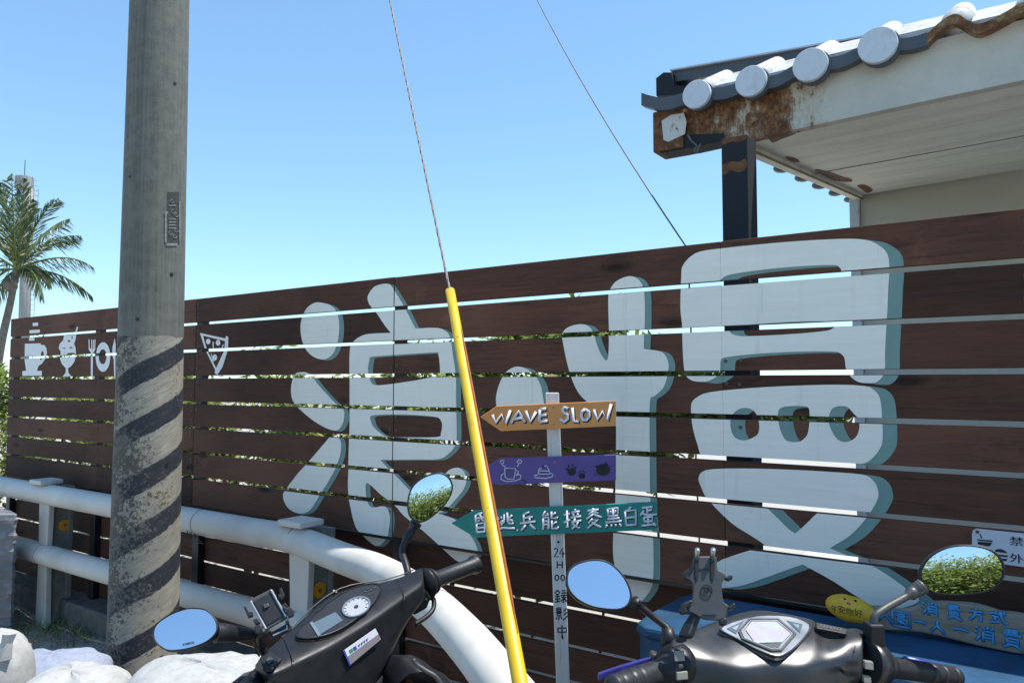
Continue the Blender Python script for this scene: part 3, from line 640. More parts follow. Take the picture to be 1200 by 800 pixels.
for y in (240, 256, 259.5, 263, 266.5): pq(tg2, 198, y, 206, y + 1.4, .0022)
for cx, cy in ((203, 248), (207, 252), (200, 273), (205, 277), (207, 270), (202, 236)):
    pts = [onpole(cx + 2.3 * cos(t * pi / 4), cy + 2.3 * sin(t * pi / 4), .0015) for t in range(7)]; tg2.add(*tube(pts, .0013, 5))
tg2.build('raised_marks', M['taglight'], tp)

# ---------------------------------------------------------------- guy wire with yellow guard, thin overhead cable
GA, GB = P(527.5, 341, 2.65), P(607, 786, 1.62)
gd = (GB - GA).normalized(); g0 = GA + gd * ((-.0 - GA.z) / gd.z)
guy = empty('guy_wire', g0, 'steel guy wire sleeved in a leaning bright yellow plastic guard tube', 'guy wire')
side = gd.cross(Vector((0, -1, 0))).normalized()
g_end = GA + gd * ((.02 - GA.z) / gd.z)
mk('guard_tube', *tube([GA + (GB - GA) * (i / 12) * 1.0 for i in range(13)] + [g_end], .0168, 24), M['tubey'], guy, smooth=False, bevel=.0).data.shade_smooth()
sp = [GA + gd * .02 - side * .0150 - Vector((0, .0145, 0)) * .9 + gd * (i * .1) for i in range(2, 14)]
mk('split_lip', *tube(sp, [.001] + [.0042] * 10 + [.001], 8), M['tuber'], guy)
c = GA + gd * .27 - Vector((0, .018, 0)); mk('bolt', *tube([c, c - Vector((0, .004, 0))], .005, 10), M['gunmetal'], guy)
c = P(569.5, 578, 2.16) ; c = GA + gd * ((1.18 - GA.z) / gd.z) - Vector((0, .018, 0)); mk('bolt', *tube([c, c - Vector((0, .003, 0))], .005, 10), M['plate'], guy)
wtop = P(457, 0, 2.65 + .95); wd = (wtop - GA)
w0 = GA + gd * .1; w1 = GA - Vector((0, 0, 0)); far = GA + wd * 2.2
for k in range(3):
    pts = []
    for i in range(260):
        t = i / 259; p = GA + gd * .05 + (far - GA - gd * .05) * t; an = t * 150 + k * 2 * pi / 3
        pts.append(p + Vector((cos(an), sin(an), 0)) * .0026)
    mk('wire_strand', *tube(pts, .0027, 6), M['wire'], guy, smooth=True)
ca, cb_ = P(600, -60, 6.5), P(806, 292, 3.6)
cabl = []
for i in range(25):
    t = i / 24; p = ca + (cb_ - ca) * t; p.z -= .16 * 4 * t * (1 - t) * .6; cabl.append(p)
cab = mk('overhead_cable', *tube(cabl + [cb_ + Vector((.05, .0, -1.9))], .0042, 8), M['wire'], smooth=True)
setp(cab, 'thin grey overhead cable slanting down the sky to the post behind the fence', 'cable')

# ---------------------------------------------------------------- direction signs on the stake
SY = 2.27
stake = empty('sign_stake', P(660, 800, SY) * 1 + Vector((0, 0, -P(660, 800, SY).z)), 'thin leaning whitewashed stake with black vertical lettering that carries three arrow boards', 'sign post')
bt = P(660, 800, SY); tp_ = P(647.3, 460, SY); dr = (bt - tp_) / (tp_.z - bt.z); btm = bt + dr * (bt.z + .02)
hw = Vector((.0198, 0, 0))
mk('stake', *prism([tp_ - hw, tp_ + hw, btm + hw, btm - hw], Vector((0, .022, 0))), M['stake'], stake, bevel=.002)
fr_ = Vector((0, -1, 0))
def fpos(px, py, Y): return P(px, py, Y)
def ribbon(mb, pts, r, Y, flat=.25):
    V, F = tube([Vector(p) for p in pts], r, 8); V = [Vector((p.x, Y + (p.y - Y) * flat, p.z)) for p in V]; mb.add(V, F)
ink = MB()
def chars(mb, items, Y, size, off=.0, rot=0, dx=0, dz=0, h=0, shear=0):
    ex = Vector((cos(rot), 0, sin(rot))); ey = Vector((-sin(rot), 0, cos(rot)))
    for it in items:
        ch, x, y = it[:3]; s = it[3] if len(it) > 3 else size
        c = P(x, y, Y) + Vector((dx, -h, dz)); lay(mb, text2d(ch, s * Y / 880, off * Y / 880, shear), c, ex, ey)
SP = 1.12
for ch, x, y, sz in (('2', 651.8, 647, 11.5), ('4', 658.6, 647, 11.5), ('H', 656, 661.3, 9.5), ('0', 652.6, 676.5, 7.5), ('0', 659.4, 676.5, 7.5)): glyph(ink, ch, P(x, y, SY), Vector((.9, 0, 0)), UP, fr_, sz * SY / 880, .0019, .0003, .2, .00005)
for ch, x, y, sz in (('錄', 657, 698.5, 15), ('影', 658, 719, 15), ('中', 658.6, 738.5, 13.5)): glyph(ink, ch, P(x, y, SY), Vector((1, 0, 0)), UP, fr_, sz * SY / 880, .0019, .0003, .2, .00005)
cpt = P(659.2, 744, SY); ribbon(ink, [cpt + Vector((0, -.001, 0)), P(659.5, 748.5, SY) + Vector((0, -.001, 0))], .0019, SY - .001)
cc = P(654.4, 634.7, SY); ink.add(*tube([cc + fr_ * .0012, cc - fr_ * .002], .0036, 10))
ink.build('lettering', M['inkblack'], stake, kind='stuff')
def arrow(px, mat, label, Yf):
    c = P(sum(p[0] for p in px) / len(px), max(p[1] for p in px), Yf)
    t = empty('arrow_sign', c, label, 'sign', 'arrow boards on the white stake')
    mk('arrow_board', *prism([P(x, y, Yf) for x, y in px], Vector((0, .012, 0))), mat, t, bevel=.0012); return t
Yb = SY - .0135
o1 = arrow([(563, 488.5), (582, 475.6), (722, 469.3), (722, 499), (587, 505)], M['orange'], 'orange arrow board lettered WAVE SLOW, topmost on the white stake', Yb)
k1 = 6.667; zq = lambda x, y, Y: P(550 + x / k1, 455 + y / k1, Y)
WS = [[(180,205),(207,268),(252,205),(285,275),(320,170)], [(325,268),(385,178),(435,265)], [(352,238),(415,228)], [(440,175),(478,262),(520,182)],
      [(552,165),(546,260)], [(552,165),(600,158)], [(550,212),(602,206)], [(548,260),(610,254)],
      [(770,160),(745,148),(726,165),(738,188),(768,208),(770,238),(742,260),(705,238)], [(805,150),(812,256),(856,258)],
      [(905,162),(880,180),(874,215),(888,246),(915,248),(936,220),(934,182),(905,162)], [(972,165),(1002,245),(1040,180),(1078,246),(1108,122)]]
wl, bl = MB(), MB()
WG = {0: 'W', 1: 'A', 2: 'A', 3: 'V', 4: 'E', 5: 'E', 6: 'E', 7: 'E', 8: 'S', 9: 'L', 10: 'O', 11: 'W2'}
parts = {}
for si, st in enumerate(WS):
    wl, bl = parts.setdefault(WG[si], (MB(), MB()))
    ribbon(wl, [zq(x, y, Yb - .0016) for x, y in st], .0043, Yb - .0016); ribbon(bl, [zq(x + 9, y + 8, Yb - .0006) for x, y in st], .0047, Yb - .0006, .12)
for wl, bl in parts.values(): g_ = wl.build('letter', M['whitetxt'], o1, smooth=True); bl.build('letter_shadow', M['inkblack'], g_)
o2 = arrow([(571, 546), (586, 537), (722, 532.5), (722, 562.5), (587, 568), (574, 566), (572.5, 556)], M['purple'], 'purple arrow board with drawn coffee cup, cake, paw prints and black cat head', Yb)
def blob(mb, cx, cy, rx, ry, n=14): mb.add([zq(cx + rx * cos(2 * pi * i / n), cy + ry * sin(2 * pi * i / n), Yb - .001) for i in range(n)], [tuple(range(n))])
def drawing(name, mat, strokes=(), blobs=(), tris=(), w=.0012, par=None):
    b = MB()
    for st in strokes: ribbon(b, [zq(x, y, Yb - .0008) for x, y in st], w, Yb - .0008, .4)
    for a in blobs: blob(b, *a)
    for t_ in tris: b.add([zq(x, y, Yb - .0013) for x, y in t_], [(0, 1, 2)])
    return b.build(name, mat, par or o2)
g_ = drawing('coffee_cup', M['whitetxt'], ([(275,622),(280,690),(300,706),(348,706),(362,625),(275,622)], [(268,662),(250,680),(246,708),(290,726),(360,720),(400,702),(402,678),(368,664)], [(364,640),(384,645),(376,675),(360,680)],
           [(240,575),(248,560),(272,562),(266,582),(245,578),(262,600),(282,612)], [(372,610),(388,592),(372,572),(390,553),(410,566),(402,585),(388,575)]))
drawing('coffee', M['inkblack'], (), ((320, 630, 22, 5),), par=g_)
g_ = drawing('cake', M['whitetxt'], ([(540,662),(545,630),(600,600),(625,640),(626,668),(540,666)], [(535,672),(510,680),(516,696),(600,702),(648,688),(655,668),(630,660)], [(548,642),(622,645)]))
drawing('cake_filling', M['inkblack'], (), ((555, 655, 7, 3), (580, 655, 7, 3), (605, 655, 7, 3)), ([(575,595),(588,615),(565,622)],), par=g_)
drawing('paw_print', M['inkblack'], (), ((800, 650, 33, 30), (762, 630, 9, 10), (775, 606, 8, 11), (808, 601, 8, 11), (828, 620, 8, 10)))
drawing('paw_print', M['inkblack'], (), ((880, 682, 26, 23), (858, 655, 6, 6), (870, 645, 5, 6), (888, 645, 5, 6), (903, 655, 6, 6)))
drawing('cat_head', M['inkblack'], ([(1098,612),(1125,600)], [(1098,630),(1130,632)], [(1000,655),(976,660)], [(1002,668),(980,680)]), ((1045, 635, 55, 46),), ([(978,605),(1010,598),(1000,625)], [(1045,595),(1065,570),(1090,605)]), w=.0007)
drawing('ink_spot', M['inkblack'], (), ((423, 715, 9, 7), (438, 730, 8, 6)))
Yt = SY - .0138
o3 = arrow([(529, 613), (555, 598), (768, 588), (770, 590), (769.5, 619), (768, 620.5), (557, 629.5)], M['teal'], 'long teal arrow board with a row of white characters, lowest on the stake', Yt)
tx = [('昏', 562.4, 611.5), ('逃', 593, 610.5), ('兵', 618.3, 610), ('能', 644, 609), ('接', 670.5, 607.8), ('麥', 695.4, 606.5), ('黑', 718.7, 606), ('白', 739, 605), ('蛋', 759.2, 604.5)]
e1 = Vector((cos(radians(2.4)), 0, sin(radians(2.4)))); e2 = Vector((-e1.z, 0, e1.x))
for ch, x, y in tx:
    wl, bl = MB(), MB(); c = P(x, y, Yt)
    glyph(wl, ch, c, e1 * .92, e2, fr_, 23.5 * Yt / 880, .0031, .0012, .3, .00012); glyph(bl, ch, c + Vector((.0026, 0, -.0026)), e1 * .92, e2, fr_, 23.5 * Yt / 880, .0034, .0003, .1, .00003)
    g_ = wl.build('character', M['whitetxt'], o3, smooth=True); bl.build('character_shadow', M['inkblack'], g_)
p = P(606.3, 620.5, Yt); mk('dot', *tube([p + fr_ * .002, p], .003, 8), M['whitetxt'], o3)
for (x, y, Yq, par) in ((648.5, 477.5, Yb, o1), (649, 497, Yb, o1), (650, 541, Yb, o2), (650.5, 557.5, Yb, o2)):
    p = P(x, y, Yq); mk('nail', *tube([p + fr_ * .0015, p], .0024, 8), M['rusty'], par)

# ---------------------------------------------------------------- blue counter, stone, driftwood sign
TZ = .868
ct = empty('blue_counter', F3(fax(1000, 2.0), .1, 2.02), 'blue painted timber counter standing against the fence behind the scooter', 'counter')
a0, a1 = PN(797, 700, Vector((0, 0, TZ)), UP).dot(T), 2.6
out = [(a0 + .05, 2.205), (a0 + .012, 2.19), (a0, 2.15), (a0 - .01, 1.95), (a0 - .004, 1.86), (a0 + .03, 1.835), (a1, 1.835), (a1, 2.205)]
nb = 5
mk('counter_body', *prism([F3(a, .02, D) for a, D in out], UP * (TZ - .02 - .03)), M['blue'], ct, bevel=.006)
mk('counter_top', *prism([F3(a - (.006 if a < a1 - .1 else 0), TZ - .0295, D - (.01 if D < 1.9 else 0)) for a, D in out], UP * .0295), M['blue'], ct, bevel=.01)
DSD = 2.145
ds = empty('driftwood_sign', PD(1150, 760, DSD), 'grey driftwood board lettered in bright blue characters leaning on the blue counter', 'sign')
zz = lambda p: q(960, 680, 5, p)
dout = catmull(zz([(300,165),(340,157),(450,172),(540,165),(600,140),(680,128),(800,132),(900,140),(1000,165),(1060,185),(1150,195),(1250,215),(1330,260),(1360,330),(1330,420),(1200,432),(1060,410),(880,370),(700,325),(560,300),(400,290),(355,285),(310,240),(295,200)]), 3)
o = mk('driftwood_board', *prism([PD(x, y, DSD - .012) for x, y in dout], N * .028), M['drift'], ds, bevel=.005)
TX = [('消', 650, 165, 16), ('費', 790, 182, 16), ('方', 922, 200, 15), ('式', 1050, 215, 16), ('入', 385, 205, 15), ('園', 480, 225, 18), ('一', 592, 242, 13), ('人', 695, 272, 15), ('一', 830, 287, 16), ('消', 972, 315, 19), ('費', 1130, 338, 21)]
for ch, x, y, s_ in TX:
    c = PD(960 + x / 5, 680 + y / 5, DSD - .012); w = s_ * c.y / 880
    ex = (T - UP * .045).normalized() * 1.12; b_1, b_2 = MB(), MB()
    glyph(b_1, ch, c, ex, UP, -N, w, .0040, .0002, .15, .00003); glyph(b_2, ch, c, ex, UP, -N, w, .0027, .0011, .2, .00005)
    g_ = b_2.build('character', M['bluetxt'], ds, smooth=True); b_1.build('character_outline', M['navy'], g_)
ys = empty('painted_stone', PD(996, 729, 2.11), 'yellow painted stone with a smiling face and small black characters', 'stone')
yc = PD(996, 713, 2.11); ax = (T * .97 - UP * .10).normalized()
mk('stone', *ellipsoid(yc, ax * .0610, N * .030, UP * .0335, fn=lambda t, p: 1 + .02 * sin(3 * t + 1)), M['yellowst'], ys, smooth=True)
bl, pk = MB(), MB()
def stz(x, y): # point on the stone's front
    d = ray(960 + x / 5, 680 + y / 5); o_ = EYE - yc
    def loc(v): return Vector((v.dot(ax) / .061, v.dot(N) / .030, (v - ax * v.dot(ax)).dot(UP) / .0335))
    a, b = loc(d), loc(o_); A, B, C = a.dot(a), 2 * a.dot(b), b.dot(b) - 1.05
    t = (-B - sqrt(max(0, B * B - 4 * A * C))) / (2 * A); return EYE + d * t
for ch, x, y, s in (('午', 90, 165, 8), ('安', 130, 168, 8.5), ('你', 178, 180, 8.5), ('好', 230, 190, 8.5)):
    c = stz(x, y); lay(bl, text2d(ch, s * 1.1 * c.y / 880 , .0), c - N * .001, ax, UP)
for x, y in ((150, 108), (212, 117)): c = stz(x, y); bl.add(*ellipsoid(c, ax * .0032, N * .001, UP * .0032, 10, 6))
c = stz(172, 134); pk.add(*ellipsoid(c, ax * .0055, N * .001, UP * .004, 10, 6))
bl.build('lettering', M['inkblack'], ys, kind='stuff'); pk.build('mouth', M['pink'], ys)

# ---------------------------------------------------------------- canopy building behind the fence
bd = empty('tiled_canopy', F3(2.5, 0, 3.4), 'weathered open shelter with dirty cream soffit, rusty eave and round white tile ends', 'building')
bq = lambda x, y: (740 + x / 2.609, y / 2.609)
pc = P(868, 300, 2.95)
mk('corner_post', *box(Vector((pc.x, pc.y, 1.23)), T * .052, N * .06, UP * 1.235), M['blackrust'], bd, bevel=.006)
for y0, y1, ww in ((193, 207, .8), (165, 172, .5)):
    p0, p1 = [Vector((pc.x, pc.y, 0)) - N * .061 + UP * (P(868, y, 2.95).z) for y in (y0, y1)]
    mk('rust_patch', *prism([(p0 + (p1 - p0) * v) + T * (u * .052) for u, v in catmull([(-.9, .2), (-.3, 0), (.4, .15), (.85, 0), (.9, .8), (.3, 1), (-.2, .75), (-.85, 1)], 3)], N * .002), M['veryrusty'], bd)
BD = 3.16
fl = [PD(*bq(*p), BD) for p in ((165,330),(240,310),(320,290),(400,275),(480,258),(600,215),(800,165),(900,130),(1000,105),(1200,60),(1500,0),(2300,-160),(2300,30),(1200,245),(800,330),(400,418),(330,434),(300,430),(200,425),(165,430))]
M['fascia'] = rustgrad('fascia_rusting_from_the_corner', (.60, .575, .50), fax(800, BD) - Vector((2.5, 0, 3.4)).dot(T), .26)
mk('fascia', *prism(fl, N * .05), M['fascia'], bd)
fz = MB(); 
mk('rust_patch', *prism([PD(*bq(*p), BD - .004) for p in catmull([(352,350),(375,342),(392,352),(390,368),(375,372),(362,388),(350,385)],3)], N * .003), M['veryrusty'], bd)
mk('beam_end', *abox(fax(770, BD), fax(806, BD), PD(790, 176, BD).z, PD(790, 128, BD).z, BD - .02, BD + .12), M['veryrusty'], bd, bevel=.006)
mk('white_patch', *prism([PD(*bq(*p), BD - .024) for p in ((92,370),(120,352),(160,345),(168,372),(163,410),(112,434),(98,428))], N * .003), M['rustwhite'], bd)
mk('lower_channel', *prism([PD(*bq(*p), BD - .01) for p in ((82,400),(95,432),(170,412),(280,408),(282,430),(185,452),(90,468),(80,462))], N * .10), M['blackrust'], bd)
# soffit
s1, s2 = PD(*bq(330, 433), BD + .05), PD(*bq(1200, 245), BD + .05); s1b = PD(*bq(400, 412), BD + .05)
dir_r = (s2 - s1); s2x = s1 + dir_r * 4
BW = 5.30
b1, b2 = PD(1008, 229, BW), PD(1200, 198.5, BW); b2x = b1 + (b2 - b1) * 3.2
mk('soffit', [s1, s2x, b2x, b1] + [p + UP * .03 for p in (s1, s2x, b2x, b1)], [(0, 1, 2, 3), (7, 6, 5, 4), (0, 4, 5, 1), (1, 5, 6, 2), (2, 6, 7, 3), (3, 7, 4, 0)], M['soffit'], bd)
# soffit seams and rust streaks
for k_ in (.5,):
    p, r_ = s1 + (b1 - s1) * k_, s2x + (b2x - s2x) * k_
    mk('soffit_seam', *box((p + r_) / 2 - UP * .002, (r_ - p) / 2, (b1 - s1).normalized() * .004, UP * .0015), M['postgrey'], bd)
nd = (b1 - s1); rt = dir_r.normalized()
mk('edge_rail', *box((s1 + b1) / 2 - UP * .012 + rt * -.01, nd / 2, rt * .022, UP * .016), M['soffit'], bd)
mk('edge_rust', *box(s1 + nd * .52 - UP * .0295 + rt * .02, nd * .47, rt * .007, UP * .0015), M['veryrusty'], bd)
for pts in ([(415,412),(440,402),(480,395),(510,392),(500,410),(460,425),(430,437)], [(560,520),(600,525),(640,540),(670,548),(672,556),(620,552)], [(690,568),(715,566),(738,582),(720,590),(705,580)], [(470,480),(500,484),(515,496),(490,494)]):
    nn = (s2x - s1).cross(b1 - s1).normalized(); mk('rust_patch', *prism([PN(*bq(*p), s1 - UP * .003, nn) for p in catmull(pts, 2)], UP * .002), M['veryrusty'], bd)
for px, py in [(x_, 433 + (x_ - 330) * .444 + 44) for x_ in (446, 510, 562, 612, 658)]:
    c = PN(*bq(px, py - 12), s1 + rt * -.035, Vector((T.x, T.y, 0)));
    dd = nd.normalized(); V, F = [], []
    mk('corrugation', *ellipsoid(c + rt * .03, dd * .05, rt * .05, UP * .026, 16, 10), M['darktile'], bd, smooth=True)
# wall
w0, w1 = fax(1001, BW), fax(1500, BW)
wz = b1.z + .035
for i, (f0, f1) in enumerate(((0, .6), (.6, 1.35), (1.35, 2.05), (2.05, 2.36), (2.36, wz - .005))):
    mk('wall_panel', *abox(w0 + .06, w0 + 9, f0 + .006, f1, BW + .0 + .02, BW + .06), M['wall'], bd, bevel=.004)
mk('wall', *abox(w0 + .05, w0 + 9, 0, wz, BW + .045, BW + .15), M['wall'], bd)
mk('wall_post', *abox(w0, w0 + .058, 0, wz - .005, BW - .02, BW + .06), M['discw'], bd, bevel=.004)
# roof slab
aL = fax(800, 3.25)
prof = [(3.22, 2.78), (3.60, 3.00), (5.6, 3.0), (5.6, 2.80), (3.22, 2.72)]
aS = s1.dot(T) + .01
mk('roof_slab', *prism([F3(aS, z, D) for D, z in prof], T * 9), M['darktile'], bd)
mk('eave_slab', *prism([F3(aL, z, D) for D, z in [(3.22, 2.78), (3.40, 2.88), (3.40, 2.80), (3.22, 2.72)]], T * (aS - aL - .002)), M['darktile'], bd)
# ridge flashing
r1, r2 = [PD(*bq(*p), 3.62) for p in ((122, 222), (900, 88))]; rd = (r2 - r1)
ux = UP * .001
mk('ridge_flashing', *prism([r1, r1 + UP * -.052, r2 + UP * -.052 , r2 + rd * 2, r1 + rd * 3, r1 + UP * .0 ][:5], N * .16), M['darktile'], bd)
mk('ridge_cap', *prism([r1 + UP * .002 - N * .02, r1 + rd * 3 + UP * .002 - N * .02, r1 + rd * 3 + UP * .010 - N * .02, r1 + UP * .010 - N * .02], N * .2), M['plate'], bd)
mk('ridge_end', *prism([PD(*bq(*p), 3.58) for p in ((75,240),(98,222),(122,222),(130,262),(160,262),(150,290),(76,294))], N * .2), M['blackrust'], bd)
# wavy eave strip
path = [(30,303),(60,312),(100,318),(150,305),(200,290),(250,287),(290,283),(330,268),(365,250),(410,252),(450,245),(490,222),(545,200),(600,195),(650,185),(700,160),(750,138),(810,137),(860,132),(905,118)]
path2 = [(905,118),(940,85),(975,62),(1000,60),(1030,78),(1060,88),(1100,75),(1150,48),(1200,22),(1260,30),(1330,10),(1420,-30)]
def strip(name, pth, hh, mat):
    pp = catmull(pth, 4, closed=False); V = []; F = []
    for x, y in pp:
        a_ = PD(*bq(x, y - hh), BD - .06); b_ = PD(*bq(x, y + hh), BD - .06); V += [a_, b_, b_ + N * .045, a_ + N * .045]
    for i in range(len(pp) - 1):
        for k in range(4): F.append((4 * i + k, 4 * i + (k + 1) % 4, 4 * i + 4 + (k + 1) % 4, 4 * i + 4 + k))
    F += [(3, 2, 1, 0), tuple(len(V) - 4 + k for k in range(4))]
    return mk(name, V, F, mat, bd)
strip('eave_trim', path, 19, M['darktile']); strip('broken_eave_trim', path2, 15, M['yellowrust'])
for (x, y, h) in ((200, 290, 92), (366, 250, 100), (547, 200, 110), (753, 140, 118), (985, 88, 118), (1235, 40, 118)):
    c = PD(*bq(x, y), BD - .075); r = .0625 + (x - 200) * 1.3e-5
    if x < 800:
        g = mk('tile_cap', *tube([c - N * .012, c + N * .012], r, 36), M['discw'], bd, bevel=.004)
        mk('tile_rim', *tube([c + N * .0125 + T * .006 - UP * .004, c + N * .035 + T * .006 - UP * .004], r * 1.04, 36), M['darktile'], g)
    st_ = c + N * (.03 if x < 800 else .13) + UP * (0 if x < 800 else .05)
    mk('barrel_tile', *tube([st_, st_ + N * .12 + UP * .07, st_ + N * .36 + UP * .20], [r * (.9 if x < 800 else .55), r * .85, r * .7], 20), M['tilew'], bd, smooth=True)
pn = MB()
for (x, y) in ((283, 270), (452, 232), (648, 172), (880, 108), (1130, 62)):
    c = PD(*bq(x, y), BD + .0); pn.add(*prism([c - T * .09, c + T * .09, c + T * .09 + N * .36 + UP * .19, c - T * .09 + N * .36 + UP * .19], UP * .02))
pn.build('pan_tile', M['tilew'], bd)
wl_ = [PD(*bq(*p), BD - .03) for p in ((172,412),(182,430),(200,445),(192,462),(200,468),(206,448),(212,440))]
mk('hanging_wire', *tube(wl_, .004, 6), M['wire'], bd)

# ---------------------------------------------------------------- vegetation
def leaf_cloud(c, rx, ry, rz, n, size, clumps=26, seed=0, hollow=.35):
    rs = random.Random(seed); V = []; F = []
    cl = []
    for _ in range(clumps):
        th = rs.uniform(0, 2 * pi); ph = math.asin(rs.uniform(-.6, 1)); k = rs.uniform(.55, 1.0)
        cl.append((Vector((c[0] + rx * k * cos(ph) * cos(th), c[1] + ry * k * cos(ph) * sin(th), c[2] + rz * k * sin(ph))), rs.uniform(.22, .42)))
    for i in range(n):
        cc_, cr = cl[rs.randrange(clumps)]
        d = Vector((rs.gauss(0, 1), rs.gauss(0, 1), rs.gauss(0, 1))).normalized() * (rs.random() ** .5) * cr
        p = cc_ + Vector((d.x * rx, d.y * ry, d.z * rz))
        if p.z < .03: continue
        u = Vector((rs.gauss(0, 1), rs.gauss(0, 1), rs.gauss(0, .6))).normalized(); w = u.cross(Vector((rs.gauss(0, .5), rs.gauss(0, .5), 1))).normalized()
        s = size * rs.uniform(.6, 1.3); k = len(V)
        V += [p - u * s, p - w * s * .42 + u * s * .1, p + u * s, p + w * s * .42 + u * s * .1]; F.append((k, k + 1, k + 2, k + 3))
    return V, F
def shrub(px, D, top, w, label, n=2600, seed=0, zlo=0, depth=.6, size=.036):
    n = int(n * 1.6)
    base = F3(fax(px, D), 0, D); t = empty('shrub', base, label, 'shrub', 'shrubs growing behind the fence')
    h = top
    V, F = leaf_cloud((base.x, base.y, (h + zlo) / 2 + .01 * h), w, depth, (h - zlo) * .5, n, size, 34, seed)
    mk('foliage', V, F, M['leaf'], t)
    rs = random.Random(seed + 99); st = MB()
    for _ in range(5 if not zlo else 1):
        a = rs.uniform(0, 6.28); tip = base + Vector((cos(a) * w * .5, sin(a) * depth * .5, h * .7)); st.add(*tube([base, (base + tip) / 2 + Vector((0, 0, .1)), tip], [.02, .014, .006] if not zlo else [.009, .007, .004], 6))
    st.build('stem', M['bark'], t)
SH = [(-40, 2.75, 1.72, .75, 'bushy shrub at the far left past the end of the fence', 5200),
      (60, 3.4, 1.82, .9, 'sunlit shrub seen between planks behind the cup and sundae icons', 3600), (170, 3.3, 1.79, .8, 'sunlit shrub seen between planks behind the striped pole', 3600),
      (300, 3.4, 1.76, .75, 'sunlit shrub seen between planks left of the wave character', 3600), (410, 3.3, 1.73, .6, 'sunlit shrub seen between planks behind the wave character', 3400),
      (520, 3.4, 1.76, .55, 'sunlit shrub seen between planks behind the yellow guard tube', 3400), (620, 3.5, 1.84, .5, 'taller sunlit shrub seen between planks behind the arrow boards', 3400),
      (700, 3.6, 1.92, .45, 'tallest shrub seen between planks behind the left half of the slow character', 3400), (775, 3.6, 1.70, .4, 'sunlit shrub seen between planks just right of the teal arrow board', 3000), (880, 4.0, 1.45, .45, 'small high shrub seen between planks behind the right half of the slow character', 1800)]
for i, (px, D, top, w, lb, n) in enumerate(SH): shrub(px, D, top, w, lb, n, 10 + i, zlo={6: .55, 7: .80, 8: 1.0, 9: 1.18}.get(i, 0))
# hedge bank on the other side of the road, seen in the mirrors
hb = leaf_cloud((0, -7.6, 1.0), 13, 1.7, 1.8, 80000, .085, 640, 5)
o = mk('hedge', *hb, M['leaf']); setp(o, 'long dense green hedge across the road, reflected in the scooter mirrors', 'hedge')
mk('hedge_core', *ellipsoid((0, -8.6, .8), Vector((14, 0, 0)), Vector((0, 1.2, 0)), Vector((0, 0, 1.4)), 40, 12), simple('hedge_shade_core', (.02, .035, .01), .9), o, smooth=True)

# palm
PZ = 30.0
pcn = P(20, 316, PZ)
palm = empty('palm_tree', Vector((P(-14, 448, PZ).x, PZ, 0)), 'tall coconut palm with drooping fronds beyond the left end of the fence', 'tree')
tr = [Vector((P(-18, 448, PZ).x, PZ, 0)), P(-10, 470, PZ), P(2, 400, PZ), P(11, 360, PZ), P(17, 330, PZ), pcn]
mk('trunk', *tube([Vector(p) for p in catmull([tuple(p) for p in tr], 5, closed=False)], [.17 - .0025 * i for i in range(26)], 12), M['trunk'], palm, smooth=True)
for _ in range(5):
    c = pcn + Vector((random.uniform(-.35, .35), random.uniform(-.4, 0), random.uniform(-.75, -.35))); mk('coconut', *ellipsoid(c, Vector((.16, 0, 0)), Vector((0, .16, 0)), Vector((0, 0, .2)), 10, 8), M['trunk'], palm, smooth=True)
FR = [((28, 206), (26, 250), 0), ((2, 212), (10, 250), .5), ((38, 232), (27, 262), -.6), ((70, 231), (42, 250), .3), ((97, 277), (60, 270), -.2), ((112, 316), (80, 288), .2), ((110, 350), (75, 312), -.5), ((50, 352), (42, 305), .6), ((55, 335), (52, 300), -1.2),
      ((-45, 250), (-10, 262), .2), ((-60, 300), (-25, 280), -.4), ((-50, 350), (-25, 310), .5), ((-12, 360), (0, 325), -.9), ((-20, 225), (0, 255), 1.2), ((14, 200), (14, 250), 1.5), ((84, 256), (52, 262), 1.3), ((20, 222), (22, 262), -1.6)]
for i, (tip, mid, dz) in enumerate(FR):
    A, B_, C_ = pcn, P(mid[0], mid[1], PZ - dz), P(tip[0], tip[1], PZ - dz * 2)
    rs = random.Random(i); V = []; F = []; n = 46; pv = None; spine = []
    for j in range(n + 1):
        t = j / n; spine.append(A * (1 - t) ** 2 + B_ * (2 * t * (1 - t)) * 1.0 + C_ * t * t)
    for j in range(4, n):
        if j % 5 == 0: continue
        t = j / n; p = spine[j]; tg = (spine[min(j + 1, n)] - spine[j - 1]).normalized()
        ln = .88 * (sin(pi * min(1, t * .9 + .12)) ** .6) * rs.uniform(.8, 1.1)
        sd = tg.cross(UP); sd = (sd if sd.length > .2 else Vector((1, 0, 0))).normalized()
        for sg in (-1, 1):
            for rep in range(1 if j % 2 else 2):
                d = (sd * sg * rs.uniform(.5, 1) * (.55 if abs(tg.z) < .7 else .45) + tg * rs.uniform(.5, .9) - UP * rs.uniform(.35, .9) * (1 if tg.z < .6 else .15)).normalized()
                w = d.cross(tg).normalized() * .026; k = len(V); q0 = p + tg * rs.uniform(-.03, .03)
                V += [q0 - w, q0 + w, q0 + d * ln * .6 + w * .8 - UP * .03, q0 + d * ln - UP * .14]; F.append((k, k + 1, k + 2, k + 3))
    f_ = mk('frond', V, F, M['frond'], palm); mk('midrib', *tube(spine[::3], [.05 * (1 - .9 * j / 16) for j in range(16)], 5), M['grass'], f_)
